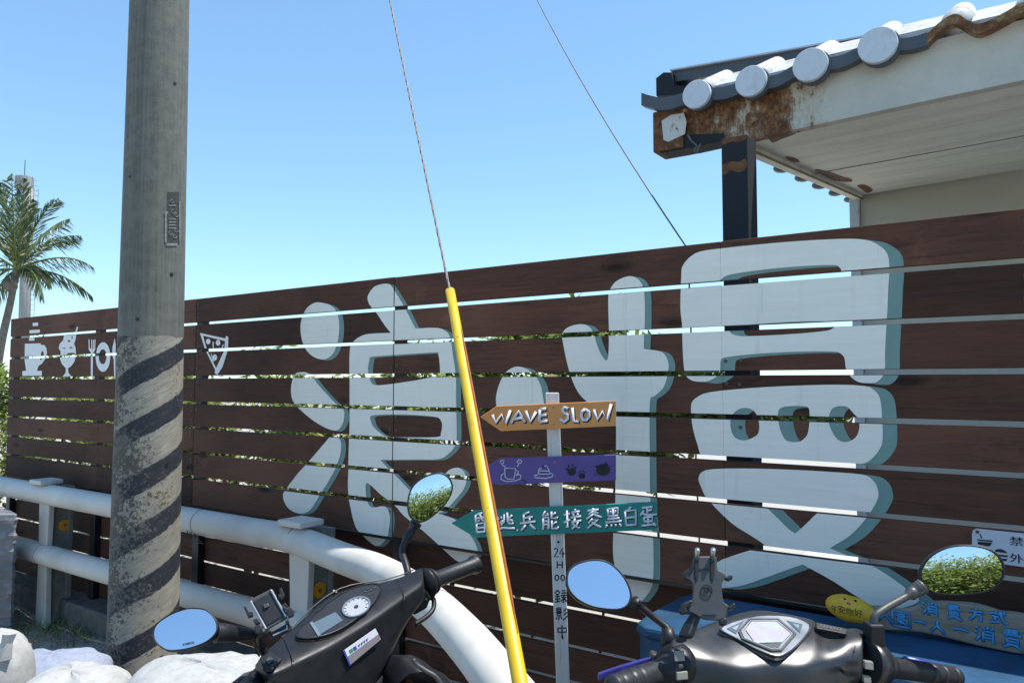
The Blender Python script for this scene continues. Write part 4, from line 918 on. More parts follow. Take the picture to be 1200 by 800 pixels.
# tower
TZ_ = 90.0
tw = empty('tower', Vector((P(26, 448, TZ_).x, TZ_, 0)), 'slim pale round tower with ladder and antenna far behind the palm', 'tower')
tx_, ty_ = P(26, 448, TZ_).x, TZ_; tz_ = P(26, 222, TZ_).z
mk('column', *tube([(tx_ , ty_, 0), (tx_ , ty_, tz_)], .62, 24), M['tower'], tw, smooth=False).data.shade_smooth()
mk('platform', *tube([(tx_ - .6, ty_, tz_ + .02), (tx_ - .6, ty_, tz_ + 1.5)], .95, 24), M['tower'], tw)
for i in range(9):
    an = 2 * pi * i / 9; c = Vector((tx_ - .6 + .98 * cos(an), ty_ + .98 * sin(an), tz_)); mk('railing_bar', *tube([c, c + UP * 1.6], .03, 5), M['tower'], tw)
mk('antenna', *tube([(tx_ - .6, ty_, tz_ + 1.5), (tx_ - .6, ty_, tz_ + 3.6)], .045, 6), M['gunmetal'], tw)
ld = MB()
for s_ in (0, .55): ld.add(*tube([(tx_ + .85 + s_, ty_ - .4, 0), (tx_ + .85 + s_, ty_ - .4, tz_)], .035, 5))
for i in range(44): ld.add(*tube([(tx_ + .85, ty_ - .4, i * .6), (tx_ + 1.4, ty_ - .4, i * .6)], .03, 5))
ld.build('ladder', M['tower'], tw)

# grass tufts in the verge
gr = MB(); rs = random.Random(4)
for cx, cy, n, hh in ((52, 735, 90, .10), (75, 712, 60, .10), (62, 700, 40, .12), (35, 720, 50, .07), (100, 745, 70, .07), (85, 740, 60, .08), (45, 750, 60, .08), (108, 712, 14, .13), (38, 700, 14, .12), (118, 750, 40, .05), (25, 735, 30, .07), (70, 752, 60, .06)):
    c = PN(cx, cy, Vector((0, 0, .10)), UP)
    for _ in range(n):
        b = c + Vector((rs.gauss(0, .07), rs.gauss(0, .07), 0)); b.z = .095; d = Vector((rs.gauss(0, .5), rs.gauss(0, .5), 1)).normalized(); h_ = hh * rs.uniform(.4, 1.2)
        w = d.cross(Vector((rs.gauss(0, 1), rs.gauss(0, 1), 0))).normalized() * .0022; k = len(gr.V)
        gr.add([b - w, b + w, b + d * h_ * .6 + w * .7, b + d * h_ + Vector((d.x, d.y, 0)) * h_ * .5, b + d * h_ * .6 - w * .7], [(0, 1, 2, 3, 4)])
setp(gr.build('grass', M['grass']), 'short yellowing grass tufts on the gravel verge', 'grass', kind='stuff')
pb = MB()
for _ in range(900):
    a = rs.uniform(-4.6, -1.0); D = rs.uniform(1.25, 2.13); c = F3(a, .103, D); r = rs.uniform(.004, .014)
    pb.add(*ellipsoid(c, Vector((r, 0, 0)), Vector((0, r * rs.uniform(.6, 1), 0)), Vector((0, 0, r * .6)), 5, 3))
setp(pb.build('gravel', M['gravel']), 'loose pebbles scattered over the verge', 'gravel', kind='stuff')

# wrapped stack at the left edge
sc_ = PN(16, 742, Vector((0, 0, .1)), UP); aR = sc_.dot(T); sD = sc_.dot(N)
ztop = PD(16, 603, sD).z
ws = MB(); nu, nv = 26, 46; rs = random.Random(3)
def wr(a, z): return .005 * sin(z * 63 + 2.2 * sin(a * 9)) + .003 * sin(z * 141 + a * 17) + rs.uniform(-.002, .002)
V = []; F = []
prf = [(-.9, 0), (-.6, 0), (-.3, 0), (-.02, 0), (0, .02), (0, .12), (0, .30)]
rb = Vector((sc_.x, sc_.y, 0)).normalized(); rb = (rb + Vector((-.25, 0, 0))).normalized()
def sw(u, z, dd): return Vector((sc_.x + u, sc_.y, z)) + rb * dd
ztop = P(16, 603, sc_.y).z
for j in range(nv + 1):
    z = .09 + (ztop - .09) * j / nv
    for (u, dd) in prf:
        n_ = wr(u, z) if j < nv else 0
        V.append(sw(u + (n_ if u > -.01 else 0), z, dd - (n_ if dd < .01 else 0)))
m_ = len(prf)
for j in range(nv):
    for i in range(m_ - 1): F.append((j * m_ + i, j * m_ + i + 1, (j + 1) * m_ + i + 1, (j + 1) * m_ + i))
V += [sw(-.9, ztop, .3), sw(-.9, .09, .3)]
F += [tuple([nv * m_ + i for i in range(m_)] + [len(V) - 2]), (len(V) - 1, len(V) - 2, nv * m_, 0), (m_ - 1, nv * m_ + m_ - 1, len(V) - 2, len(V) - 1)]
o = mk('wrapped_stack', V, F, simple('grey_wrapping_sheet', (.15, .155, .17), .6, var=.3, scale=9, bump=.3, bd=.01, dirt=(.30, .30, .32), dscale=12)); setp(o, 'stack wrapped in creased grey sheeting at the left edge of the frame', 'wrapped stack')

# sandbags
def bag(c, ax, ay, az, mat, label, seed, bx=.5):
    rs = random.Random(seed); a = [rs.uniform(0, 6) for _ in range(8)]
    def f(t, p): return 1 + .035 * sin(3 * t + a[0]) + .03 * sin(5 * t + 2 * p + a[1]) + .018 * sin(9 * t + 5 * p + a[2]) + .012 * sin(17 * t + 9 * p + a[3])
    V, F = ellipsoid((0, 0, 0), Vector((1, 0, 0)), Vector((0, 1, 0)), Vector((0, 0, 1)), 56, 34)
    out = []
    for v in V:
        t = atan2(v.y, v.x); p = math.asin(max(-1, min(1, v.z))); k = f(t, p)
        e = .72
        sg = lambda u: (abs(u) ** e) * (1 if u >= 0 else -1)
        out.append(Vector(c) + ax * sg(v.x) * k + ay * sg(v.y) * k + az * sg(v.z) * (k if v.z > 0 else .8))
    o = mk('sandbag', out, F, mat, smooth=True); setp(o, label, 'sandbag', 'filled bags on the verge'); return o
def gp(px, py, z): return PN(px, py, Vector((0, 0, z)), UP)
X1, Y1 = Vector((1, 0, 0)), Vector((0, 1, 0))
b1_ = P(235, 815, 2.05)
bag(b1_ + Vector((0, 0, -.03)), X1 * .205 + Y1 * .03, Y1 * .19 - X1 * .03, UP * .115, M['sandbag'], 'large bright white woven bag right of the pole under the scooter mirror', 1)
b2_ = P(60, 800, 2.75); bag(b2_, X1 * .18, Y1 * .16, UP * .10, M['bag_shade'], 'grey bag tinted with blue shade, lying behind the other bags at the foot of the pole', 2)
b3_ = P(82, 838, 2.2); bag(b3_, X1 * .155, Y1 * .16, UP * .125, M['sandbag'], 'pale grey bag nearest the bottom edge left of the pole', 3)
b4_ = P(-28, 800, 2.3); bag(b4_, X1 * .135, Y1 * .14, UP * .15, M['sandbag'], 'upright white bag with tied corner cut by the left edge', 4)
tie = P(8, 745, 2.25)
for i, b in enumerate((b1_, b3_, b4_, b2_)):
    # lower course each bag rests on
    zz_ = b.z - (.115, .125, .15, .10)[i] * .9; n_ = max(1, round((zz_ - .08) / .17)); hgt = (zz_ - .08) / n_
    for j in range(n_):
        bag(Vector((b.x + random.uniform(-.02, .02), b.y + random.uniform(-.02, .02), .08 + hgt * (j + .5))), X1 * .19, Y1 * .17, UP * hgt * .56, M['sandbag'],
            'white bag stacked underneath ' + ('the large bright bag by the mirror', 'the pale grey bag left of the pole', 'the upright bag at the left edge', 'the shade-tinted grey bag')[i] + (', bottom layer' if j == 0 else ', layer above the bottom' if j == 1 else ', upper layer'), 20 + i * 5 + j)
mk('tied_corner', *loft([[P(2, 772, 2.24) + Vector((.03 * cos(k), .02 * sin(k), 0)) for k in range(6)], [P(8, 752, 2.24) + Vector((.018 * cos(k), .01 * sin(k), 0)) for k in range(6)], [P(11, 742, 2.24) + Vector((.022 * cos(k), .012 * sin(k), 0)) for k in range(6)]]), M['sandbag'], bpy.data.objects['sandbag.003'])
o = mk('brick_piece', *box(P(22, 762, 2.75) , X1 * .03, Y1 * .03, UP * .018), M['brick'], bevel=.004); setp(o, 'small reddish broken brick lodged between the bags', 'brick')

# ---------------------------------------------------------------- scooter helpers
def plane3(a, b, c): n = (b - a).cross(c - a).normalized(); n = n if n.dot(EYE - a) > 0 else -n; return a, n
def decal(name, px, pl, off, mat, parent, th=.0015, bevel=0, smooth=False):
    a, n = pl; pts = [PN(x, y, a + n * off, n) for x, y in px]
    return mk(name, *prism(pts, -n * th), mat, parent, bevel=bevel)
def ringd(name, outer, inner, pl, off, mat, parent, th=.003):
    a, n = pl; m = len(outer); V = []
    for o_, l in ((0, outer), (0, inner), (-th, inner), (-th, outer)): V += [PN(x, y, a + n * off, n) + n * o_ for x, y in l]
    F = [(k * m + i, k * m + (i + 1) % m, ((k + 1) % 4) * m + (i + 1) % m, ((k + 1) % 4) * m + i) for k in range(4) for i in range(m)]
    return mk(name, V, F, mat, parent)
def scale_px(pts, s, c=None):
    cx = sum(p[0] for p in pts) / len(pts) if c is None else c[0]; cy = sum(p[1] for p in pts) / len(pts) if c is None else c[1]
    return [(cx + (x - cx) * s, cy + (y - cy) * s) for x, y in pts]
def refl_normal(p, R): return (R.normalized() - (p - EYE).normalized()).normalized()
def mirror(px, Y, R, parent, back_px, bulge=.0022, rimk=1.075):
    cx = sum(p[0] for p in px) / len(px); cy = sum(p[1] for p in px) / len(px)
    c = P(cx, cy, Y); n = refl_normal(c, R); g = catmull(px, 3); m = len(g)
    rim = [PN(x, y, c, n) for x, y in scale_px(g, rimk, (cx, cy))]; gl = [PN(x, y, c, n) for x, y in g]
    bc = c - n * .034
    loops = [[p + n * .002 for p in gl], [p + n * .003 for p in scale3(gl, c, (1 + rimk) / 2)], [p for p in rim], [p - n * .010 for p in scale3(rim, c, 1.0)], [p - n * .022 for p in scale3(rim, c, .86)], [p - n * .032 for p in scale3(rim, c, .55)], [p - n * .035 for p in scale3(rim, c, .2)]]
    V, F = loft(loops, caps=False); F.append(tuple((len(loops) - 1) * m + i for i in range(m)))
    h = mk('mirror_housing', V, F, M['rubber'], parent, smooth=True)
    V = [c + n * (.001 + bulge)]; F = []
    for j in range(1, 9):
        k = j / 8; V += [c + (p - c) * k + n * (.001 + bulge * (1 - k * k)) for p in gl]
    for i in range(m): F.append((0, 1 + i, 1 + (i + 1) % m))
    for j in range(7):
        for i in range(m): F.append((1 + j * m + i, 1 + (j + 1) * m + i, 1 + (j + 1) * m + (i + 1) % m, 1 + j * m + (i + 1) % m))
    mk('mirror_glass', V, F, M['mirror'], h, smooth=True)
    return c, n
def scale3(pts, c, s): return [c + (p - c) * s for p in pts]

# ---------------------------------------------------------------- left scooter
ls = empty('scooter', (-.36, 1.35, 0), 'black scooter with oval dashboard, round speedometer and rental sticker, parked left', 'scooter', 'parked scooters')
LA, LB, LC = P(302, 768, 1.22), P(494, 664, 1.53), P(410, 740, 1.30)
LP = plane3(LA, LB, LC); ln = LP[1]
lfwd = Vector((-.79, .61, 0)).normalized(); lbar = (LB - LA).normalized()
topE = [(301,770),(312,760),(330,745),(350,727),(366,712),(382,699),(398,690),(412,685.5),(432,682),(452,679),(470,674),(484,668),(493,664),(496,664)]
fold = [(311,793),(326,787),(342,779),(358,771),(374,763),(390,755),(405,746),(420,737),(436,727),(450,718),(464,708),(478,698),(494,687),(498,683)]
bot  = [(312,800),(326,806),(342,815),(358,822),(374,828),(390,832),(405,832),(420,828),(434,818),(448,796),(462,765),(476,732),(496,706),(500,700)]
loops = []
for i in range(len(topE)):
    t_ = PN(*topE[i], *LP); f_ = PN(*fold[i], *LP); mid = (t_ + f_) / 2 + ln * (.006 if 3 < i < 11 else .004)
    q1 = t_ * .8 + f_ * .2 + ln * .003; q3 = t_ * .2 + f_ * .8 + ln * .004
    rp = (f_, (Vector((.79, -.61, .12))).normalized()); b_ = PN(*bot[i], *rp)
    hb_ = (f_ - b_).length
    fb = t_ - UP * (hb_ * .75 + .012) + lfwd * .02; fm = t_ - UP * .02 + lfwd * .014
    b2 = b_ + (fb - b_) * .35 - UP * .01
    loops.append([t_, q1, mid, q3, f_, f_ * .93 + b_ * .07 - ln * .003, (f_ + b_) / 2, b_, b2, fb, fm])
V, F = loft(loops)
cowl = mk('handlebar_cowl', V, F, M['plastic'], ls, smooth=True, sub=2)
LPo = (LP[0] + ln * .0062, ln)
cl = [(349,744),(351,736),(362,727),(380,710),(402,694),(420,686.5),(435,683.5),(443,684.5),(445.5,690),(437,706),(420,722),(400,735.5),(380,743.5),(362,746.5)]
clc = catmull(cl, 3)
dash = decal('dashboard', clc, LPo, .003, M['black'], ls, .006, bevel=.001)
ringd('dashboard_trim', scale_px(clc, 1.035), clc, LPo, .0042, M['plastic'], dash)
decal('lcd_window', [(364.5,730.5),(393,716.5),(402,726),(373.5,743.5)], LPo, .0042, M['lcd'], dash)
decal('lcd_bar', [(363,729),(366,727.5),(376,743.5),(373,745)], LPo, .0048, M['chrome'], dash)
ce = [(417.5 + 15.6 * cos(t) * .94 - 7.6 * sin(t) * -.35, 710 + 15.6 * cos(t) * -.34 + 9.4 * sin(t)) for t in [2 * pi * i / 40 for i in range(40)]]
ringd('dial_bezel', scale_px(ce, 1.12), ce, LPo, .006, M['chrome'], dash)
dial = decal('speedometer', ce, LPo, .0040, M['dial'], dash)
dk = MB()
a_, n_ = LPo
dk.add(*prism([PN(x, y, a_ + n_ * .0052, n_) for x, y in scale_px(ce, .17)], -n_ * .001))
for k in range(11):
    t = radians(150 + k * 24); f0 = lambda s: (417 + s * (16.5 * cos(t) * .94 + 8.5 * sin(t) * .35), 710.5 + s * (16.5 * cos(t) * -.34 + 10.5 * sin(t)))
    p0, p1 = (PN(*f0(s), a_ + n_ * .0046, n_) for s in (.74, .9)); dk.add(*tube([p0, p1], .0006, 5))
dk.build('dial_marks', M['inkblack'], dash)
p0, p1 = PN(404, 706, a_ + n_ * .005, n_), PN(410, 703, a_ + n_ * .005, n_); mk('red_zone', *tube([p0, p1], .0007, 5), M['red'], dash)
ic = MB()
for x, y in ((431, 689), (435, 691), (439, 688), (433, 696), (437, 694), (428, 692.5)): ic.add(*prism([PN(x + u, y + v, a_ + n_ * .0042, n_) for u, v in ((-1.4, -.2), (1.0, -1), (1.4, .2), (-1, 1))], -n_ * .001))
ic.build('indicator', M['gunmetal'], dash)
for x, y in ((374.3, 714.3), (409.2, 694.2)):
    p = PN(x, y, a_ + n_ * .0005, n_); mk('screw_hole', *tube([p, p - n_ * .004], .0042, 14), M['black'], cowl)
def ribs(name, c, ex, ey, n, mat, parent): mk(name, *box(c, ex, ey, n), mat, parent, bevel=.001)
decal('switch_panel', [(304,771),(317,762),(330,771),(319,783),(308,782)], LPo, .004, M['rubber'], ls, .006, bevel=.0012)
decal('switch_button', [(311,772),(317,768),(321,772),(315,777)], LPo, .0065, M['gunmetal'], ls, .003, bevel=.0006)
rp = (PN(420, 737, *LP) , Vector((.79, -.61, .12)).normalized())
decal('sticker', [(402.7,762),(440,736),(443.6,742.5),(406,770)], rp, .0055, M['stickerw'], ls, .0012)
decal('sticker', [(406.2,770.2),(443.8,742.8),(446.5,748.5),(410,779)], rp, .0055, M['stickerg'], ls, .0012)
decal('sticker_edge', [(402.4,762),(404,761),(411.3,778.5),(409.8,779.4)], rp, .0062, M['bluelogo'], ls, .0005)
decal('sticker_logo', [(409,761.5),(412.5,759),(414.2,762.5),(410.6,765)], rp, .0062, M['green'], ls, .0005)
decal('sticker_logo', [(413.5,758.5),(417,756),(418.6,759.6),(415.2,762)], rp, .0062, M['bluelogo'], ls, .0005)
tm = MB()
for i in range(4):
    x = 419.8 + i * 3.1; y = 755.2 - i * 2.15
    for d in ((0, 0, 2.3, .5), (0, 1.2, 2.3, .4), (.9, -.4, .5, 3)): tm.add(*prism([PN(x + d[0] + u * d[2], y + d[1] + v * d[3] - u * d[2] * .7, rp[0] + rp[1] * .0062, rp[1]) for u, v in ((0, 0), (1, 0), (1, 1), (0, 1))], -rp[1] * .0004))
tm.build('sticker_lettering', M['bluelogo'], ls)
# left controls
for i, (x, y) in enumerate(((335, 787), (346, 796), (330, 797))):
    c = P(x, y, 1.215); mk('control_button', *box(c, lbar * .010, Vector((.4, -.6, .5)).normalized() * .004, Vector((-.2, -.4, .9)).normalized() * .006), M['rubber'], ls, bevel=.0015)
mk('left_grip', *tube([P(306, 792, 1.24), P(285, 812, 1.16), P(268, 828, 1.09)], .0165, 20), M['grip'], ls, smooth=True)
mk('brake_lever', *tube([P(300, 788, 1.27), P(287, 792, 1.24), P(262, 812, 1.15)], .0055, 10), M['gunmetal'], ls, smooth=True)
# right collar and grip
gA, gB = P(498, 684, 1.53), P(557, 661, 1.66)
gdv = (gB - gA).normalized()
mk('switch_housing', *tube([gA - gdv * .004, gA + gdv * .004, gA + gdv * .016], [.033, .031, .022], 24), M['plastic'], ls, smooth=True)
mk('grip_collar', *tube([gA + gdv * .014, gA + gdv * .019, gA + gdv * .024], [.0255, .0265, .022], 24), M['rubber'], ls, smooth=True)
mk('right_grip', *tube([gA + gdv * .02, gA + gdv * .03, gB - gdv * .01, gB - gdv * .005, gB, gB + gdv * .003], [.017, .0165, .0165, .0205, .0205, .012], 28), M['rubber'], ls, smooth=True)
rlv = [P(498, 703, 1.50), P(507, 700, 1.53), P(508, 712, 1.52), P(500, 722, 1.50), P(486, 731, 1.47)]
mk('brake_cable', *tube([Vector(p) for p in catmull([tuple(p) for p in rlv], 5, closed=False)], .0048, 10), M['rubber'], ls, smooth=True)
mk('throttle_housing', *loft([[P(x, y, 1.50 + k * .02) for x, y in ((478,700),(497,688),(505,699),(500,712),(486,720),(478,716))] for k in range(3)]), M['plastic'], ls, smooth=False, bevel=.003)
# mirrors
zm = lambda p: q(300, 500, 4, p)
UPR = Vector((0, -1, .13))
c1, n1 = mirror(zm([(855,220),(895,236),(915,272),(912,310),(888,355),(850,395),(805,430),(765,440),(730,420),(716,380),(720,322),(745,272),(795,236)]), 1.60, Vector((.15, -1, .12)), ls, None, .0015)
st1 = [P(488, 612, 1.62), P(482, 622, 1.62), P(475, 634, 1.61), P(471.5, 646, 1.60), P(474, 656, 1.58), P(477.5, 668, 1.56), P(478, 678, 1.55)]
mk('mirror_stem', *tube([Vector(p) for p in catmull([tuple(p) for p in st1], 4, closed=False)], [.0125] * 3 + [.010] * 5 + [.0072] * 17, 14), M['rubber'], ls, smooth=True)
zl2 = lambda p: q(120, 680, 6, p)
c2, n2 = mirror(zl2([(364,370),(377,320),(422,277),(500,232),(590,202),(650,198),(718,208),(767,243),(797,292),(802,343),(782,382),(728,427),(640,462),(550,482),(462,484),(402,448),(372,410)]), 1.12, Vector((-.25, -1, .75)), ls, None, .0006, 1.06)
lt = MB(); c = PN(220.5, 753.5, c2 + n2 * .0025, n2); e1 = (PN(232, 751, c2, n2) - PN(209, 756, c2, n2)).normalized(); e2 = n2.cross(e1)
lay(lt, text2d('KYMCO', .0045, .0001), c, e1, e2); lt.build('mirror_lettering', M['navy'], ls)
st2 = [P(252, 741, 1.13), P(262, 741, 1.14), P(272, 742, 1.16), P(284, 742.5, 1.18), P(294, 742, 1.20)]
pts = [Vector(p) for p in catmull([tuple(p) for p in st2], 6, closed=False)]
mk('rubber_boot', *tube(pts, [.0135 - .00022 * i + (.0014 if i % 2 else 0) for i in range(len(pts))], 16), M['rubber'], ls, smooth=True)
st3 = [P(294, 742, 1.20), P(300, 744, 1.21), P(303, 754, 1.22), P(310, 764, 1.235), P(314, 772, 1.25)]
mk('mirror_stem', *tube([Vector(p) for p in catmull([tuple(p) for p in st3], 4, closed=False)], .0068, 12), M['rubber'], ls, smooth=True)
st4 = [P(258, 749, 1.13), P(275, 750, 1.16), P(292, 746, 1.19), P(298, 752, 1.2), P(299, 760, 1.2), P(304, 768, 1.21)]
mk('control_cable', *tube([Vector(p) for p in catmull([tuple(p) for p in st4], 4, closed=False)], .0016, 8), M['rubber'], ls, smooth=True)
# phone clamp
hq = lambda x, y: (270 + x / 5.71, 660 + y / 5.71)
ph = empty('phone_clamp', P(315, 745, 1.2), 'empty black square phone clamp on the left scooter handlebar', 'phone holder')
HP = (P(316, 715, 1.175), Vector((.25, -.85, .45)).normalized())
def hd(name, pts, off, mat, par, th=.003, bv=.0008): return decal(name, [hq(*p) for p in pts], HP, off, mat, par, th, bevel=bv)
hf = hd('frame', [(125,250),(135,238),(272,168),(285,174),(382,352),(378,364),(240,442),(228,436)], 0, M['gunmetal'], ph, .008, .0018)
hd('back_pad', [(152,252),(262,196),(352,352),(246,414)], .0022, M['rubber'], ph, .003)
hd('side_bar', [(127,252),(140,246),(245,434),(232,441)], .005, M['chrome'], ph, .005)
hd('side_bar', [(262,172),(276,172),(380,350),(366,358)], .005, M['chrome'], ph, .005)
hd('catch', [(218,274),(252,262),(262,284),(228,300)], .006, M['gunmetal'], ph, .004)
for pts in ([(88,288),(104,282),(122,318),(150,320),(152,345),(118,358)], [(328,164),(342,160),(364,212),(345,236),(322,222),(318,206),(334,206)], [(350,268),(368,262),(388,292),(402,288),(430,316),(424,344),(392,358),(372,320),(392,306)], [(150,376),(180,362),(200,392),(168,404)], [(160,418),(195,402),(216,436),(190,466),(164,452)], [(352,285),(392,300),(404,325),(368,330)], [(240,445),(262,434),(274,452),(250,464)], [(365,382),(388,372),(396,388),(376,398)]): hd('claw', pts, .008, M['rubber'], ph, .012)
hd('bracket', [(255,470),(385,395),(412,418),(408,440),(285,508),(262,500)], -.012, M['black'], ph, .012)
hd('bracket_edge', [(280,476),(372,434),(374,408),(382,404),(384,440),(286,486)], -.008, M['chrome'], ph, .003)
mk('clamp_arm', *tube([P(309, 738, 1.2), P(305, 745, 1.21), P(306, 757, 1.225)], .008, 12), M['rubber'], ph, smooth=True)
# body below
def sec2(c, z, side, fwd, hw_, hz): return [c + side * (hw_ * cos(t)) + UP * (z + hz * sin(t)) for t in [2 * pi * i / 14 for i in range(14)]]
def body(root, c, fwd, w=.2, lab=None):
    side = Vector((fwd.y, -fwd.x, 0))
    def sec(d, z, hw, hd_): return [c + fwd * (d + hd_ * cos(t)) + side * (hw * sin(t)) + UP * z for t in [2 * pi * i / 14 for i in range(14)]]
    mk('front_fairing', *loft([sec(.07, .93, .05, .04), sec(.10, .84, .10, .06), sec(.13, .72, .17, .07), sec(.15, .6, .20, .07), sec(.17, .45, .19, .06), sec(.16, .32, .13, .05), sec(.12, .24, .08, .04)]), M['plastic'], root, smooth=True, sub=1)
    mk('leg_shield', *loft([sec(.02, .90, .09, .03), sec(.0, .8, .16, .03), sec(-.0, .6, .22, .025), sec(.0, .42, .21, .02), sec(-.02, .3, .17, .02)]), M['rubber'], root, smooth=True, sub=1)
    mk('steering_column', *tube([c + UP * .98, c + fwd * .03 + UP * .8], .035, 14), M['rubber'], root)
    mk('floorboard', *box(c - fwd * .22 + UP * .27, fwd * .24, side * .16, UP * .03), M['rubber'], root, bevel=.02)
    mk('seat', *loft([sec2(c - fwd * d, z, side, fwd, hw_, hz) for d, z, hw_, hz in ((.36, .70, .05, .03), (.42, .73, .10, .05), (.60, .74, .13, .055), (.85, .77, .15, .06), (1.10, .80, .14, .055), (1.22, .81, .07, .03))]), M['rubber'], root, smooth=True, sub=1)
    mk('rear_body', *loft([sec2(c - fwd * d, z, side, fwd, hw_, hz) for d, z, hw_, hz in ((.38, .46, .09, .20), (.6, .48, .15, .20), (.9, .54, .17, .17), (1.15, .64, .13, .11), (1.3, .70, .05, .05))]), M['plastic'], root, smooth=True, sub=1)
    rw = c - fwd * .88 + UP * .22
    wr_ = mk('rear_wheel', *torus(rw, side, fwd, .17, .05), M['rubber'], root, smooth=True); mk('rim', *tube([rw - side * .03, rw + side * .03], .12, 24), M['gunmetal'], wr_)
    wc = c + fwd * .34 + UP * .22
    wh = mk('front_wheel', *torus(wc, side, fwd, .17, .05), M['rubber'], root, smooth=True)
    mk('rim', *tube([wc - side * .03, wc + side * .03], .12, 24), M['gunmetal'], wh)
    V, F = [], []
    for i in range(13):
        t = radians(10 + 165 * i / 12); p = wc + fwd * (.245 * cos(t)) + UP * (.245 * sin(t)); n = fwd * cos(t) + UP * sin(t)
        V += [p - side * .07 - n * .03, p - side * .05 + n * .008, p + n * .018, p + side * .05 + n * .008, p + side * .07 - n * .03]
    for i in range(12):
        for k in range(4): F.append((i * 5 + k, i * 5 + k + 1, i * 5 + k + 6, i * 5 + k + 5))
    fo = mk('front_fender', V, F, M['silver'], root, smooth=True); sm = fo.modifiers.new('t', 'SOLIDIFY'); sm.thickness = .004
    for s in (-1, 1): mk('fork', *tube([wc + side * .085 * s, wc + side * .085 * s - fwd * .1 + UP * .3], .016, 10), M['gunmetal'], root)
def torus(c, axis, u, R, r, nu=36, nv=12):
    w = axis.cross(u).normalized(); V = []; F = []
    for i in range(nu):
        a = 2 * pi * i / nu; d = u * cos(a) + w * sin(a)
        for j in range(nv):
            b = 2 * pi * j / nv; V.append(c + d * (R + r * cos(b)) + axis * (r * sin(b)))
    for i in range(nu):
        for j in range(nv): F.append((i * nv + j, ((i + 1) % nu) * nv + j, ((i + 1) % nu) * nv + (j + 1) % nv, i * nv + (j + 1) % nv))
    return V, F
lc_ = (LA + LB) / 2; lc_.z = 0
body(ls, Vector((lc_.x + .03, lc_.y - .02, 0)), Vector((-.38, .92, 0)).normalized())
mk('trim_highlight', *tube([PN(*p, *LP) + ln * .001 for p in topE[2:-2]], .0013, 6), M['gunmetal'], ls, smooth=True)  # trim line along the cowl edge, its highlight drawn as a lighter tube
# visible inner cover by the knee with grey stripe (bottom centre)
kn = [(445,806),(452,783),(466,771),(482,768),(495,774),(506,783),(520,790),(532,803),(545,830)]
kp = [P(x, y, 1.38) for x, y in kn]
mk('storage_cover', *loft([[p + lfwd * .10 - UP * .02 for p in kp], [p + UP * .002 for p in kp], [p - lfwd * .03 - UP * .02 for p in kp]], caps=False), M['plastic'], ls, smooth=True)
mk('grey_piping', *tube([Vector(p) for p in catmull([tuple(P(x, y, 1.352)) for x, y in ((484,772),(488,778),(500,786),(510,792),(518,803),(524,815))], 4, closed=False)], .0042, 10), M['gunmetal'], ls, smooth=True)

# ---------------------------------------------------------------- right scooter
rsx = empty('scooter', (.42, 1.36, 0), 'dark scooter with hexagonal silver dashboard and violet brake lever, parked right', 'scooter', 'parked scooters')
RA, RB, RC = P(790, 765, 1.30), P(1012, 760, 1.33), P(900, 713, 1.43)
RP = plane3(RA, RB, RC); rn = RP[1]
topR = [(783,752),(790,746),(804,740),(820,732),(838,725),(856,718),(874,713),(892,711),(912,714),(932,718),(948,721.5),(956,724.5),(959,731),(976,734),(992,735.5),(1000,733),(1010,736.5),(1012,738)]
foldR = [(783,772),(790,771),(805,770),(822,771),(840,774),(858,779),(876,781),(894,778),(912,776),(930,779),(945,779),(956,776),(965,773),(978,771),(990,769),(1000,767),(1009,765),(1012,764)]
botR = [(783,800),(790,806),(805,816),(822,826),(840,832),(858,838),(876,842),(894,843),(912,843),(930,842),(945,840),(956,836),(965,832),(978,826),(990,818),(1000,808),(1010,801),(1012,799)]
loops = []
for i in range(len(topR)):
    t_ = PN(*topR[i], *RP); f_ = PN(*foldR[i], *RP)
    cen = 1 - abs(i - 7.5) / 9.5; dip = -.012 if i in (3, 4, 13, 12) else 0
    mid = (t_ + f_) / 2 + rn * (.010 + dip * .7); q1 = t_ * .8 + f_ * .2 + rn * (.005 + dip * .3); q3 = t_ * .22 + f_ * .78 + rn * (.008 + dip * .3)
    b_ = PN(*botR[i], f_, Vector((.05, -1, .25)).normalized())
    fb = Vector((t_.x, t_.y + .035, b_.z + .01)); fm = t_ - UP * .018 + Vector((0, .012, 0)); b2 = (b_ + fb) / 2 - UP * .012
    loops.append([t_, q1, mid, q3, f_, f_ * .9 + b_ * .1 + Vector((0, -.003, 0)), (f_ + b_) / 2 + Vector((0, -.002, 0)), b_, b2, fb, fm])
V, F = loft(loops)
rc = mk('handlebar_cowl', V, F, M['silver'], rsx, smooth=True, sub=2)
rq = lambda p: [(780 + x / 5.217, 690 + y / 5.217) for x, y in p]
RPo = (RP[0] + rn * .0115, rn)
eye = catmull(rq([(340,235),(380,212),(440,190),(560,162),(700,160),(800,175),(865,205),(880,222),(870,260),(800,340),(740,385),(695,402),(640,395),(540,352),(430,292),(362,258)]), 2)
rd_ = decal('dashboard', eye, RPo, .003, M['chrome'], rsx, .012, bevel=.0014)
ringd('dashboard_trim', scale_px(eye, 1.05), eye, RPo, .0015, M['silver'], rd_, .004)
hexo = rq([(445,250),(508,176),(690,176),(800,268),(712,372),(650,374),(468,300)])
ringd('hexagon_bezel', hexo, scale_px(hexo, .93), RPo, .0065, M['gunmetal'], rd_, .004)
ringd('inner_bezel', scale_px(hexo, .90), scale_px(hexo, .84), RPo, .0060, M['chrome'], rd_, .003)
def irid():
    m = NT('sun_faded_dial'); a = m.noise(26, 3, .6, None, .6)
    m.col(m.ramp(a, [(.3, (.42, .40, .46)), (.45, (.46, .40, .42)), (.55, (.42, .48, .56)), (.7, (.62, .62, .64))])); m.rough(.2); m.b.inputs['Coat Weight'].default_value = .7; return m.m
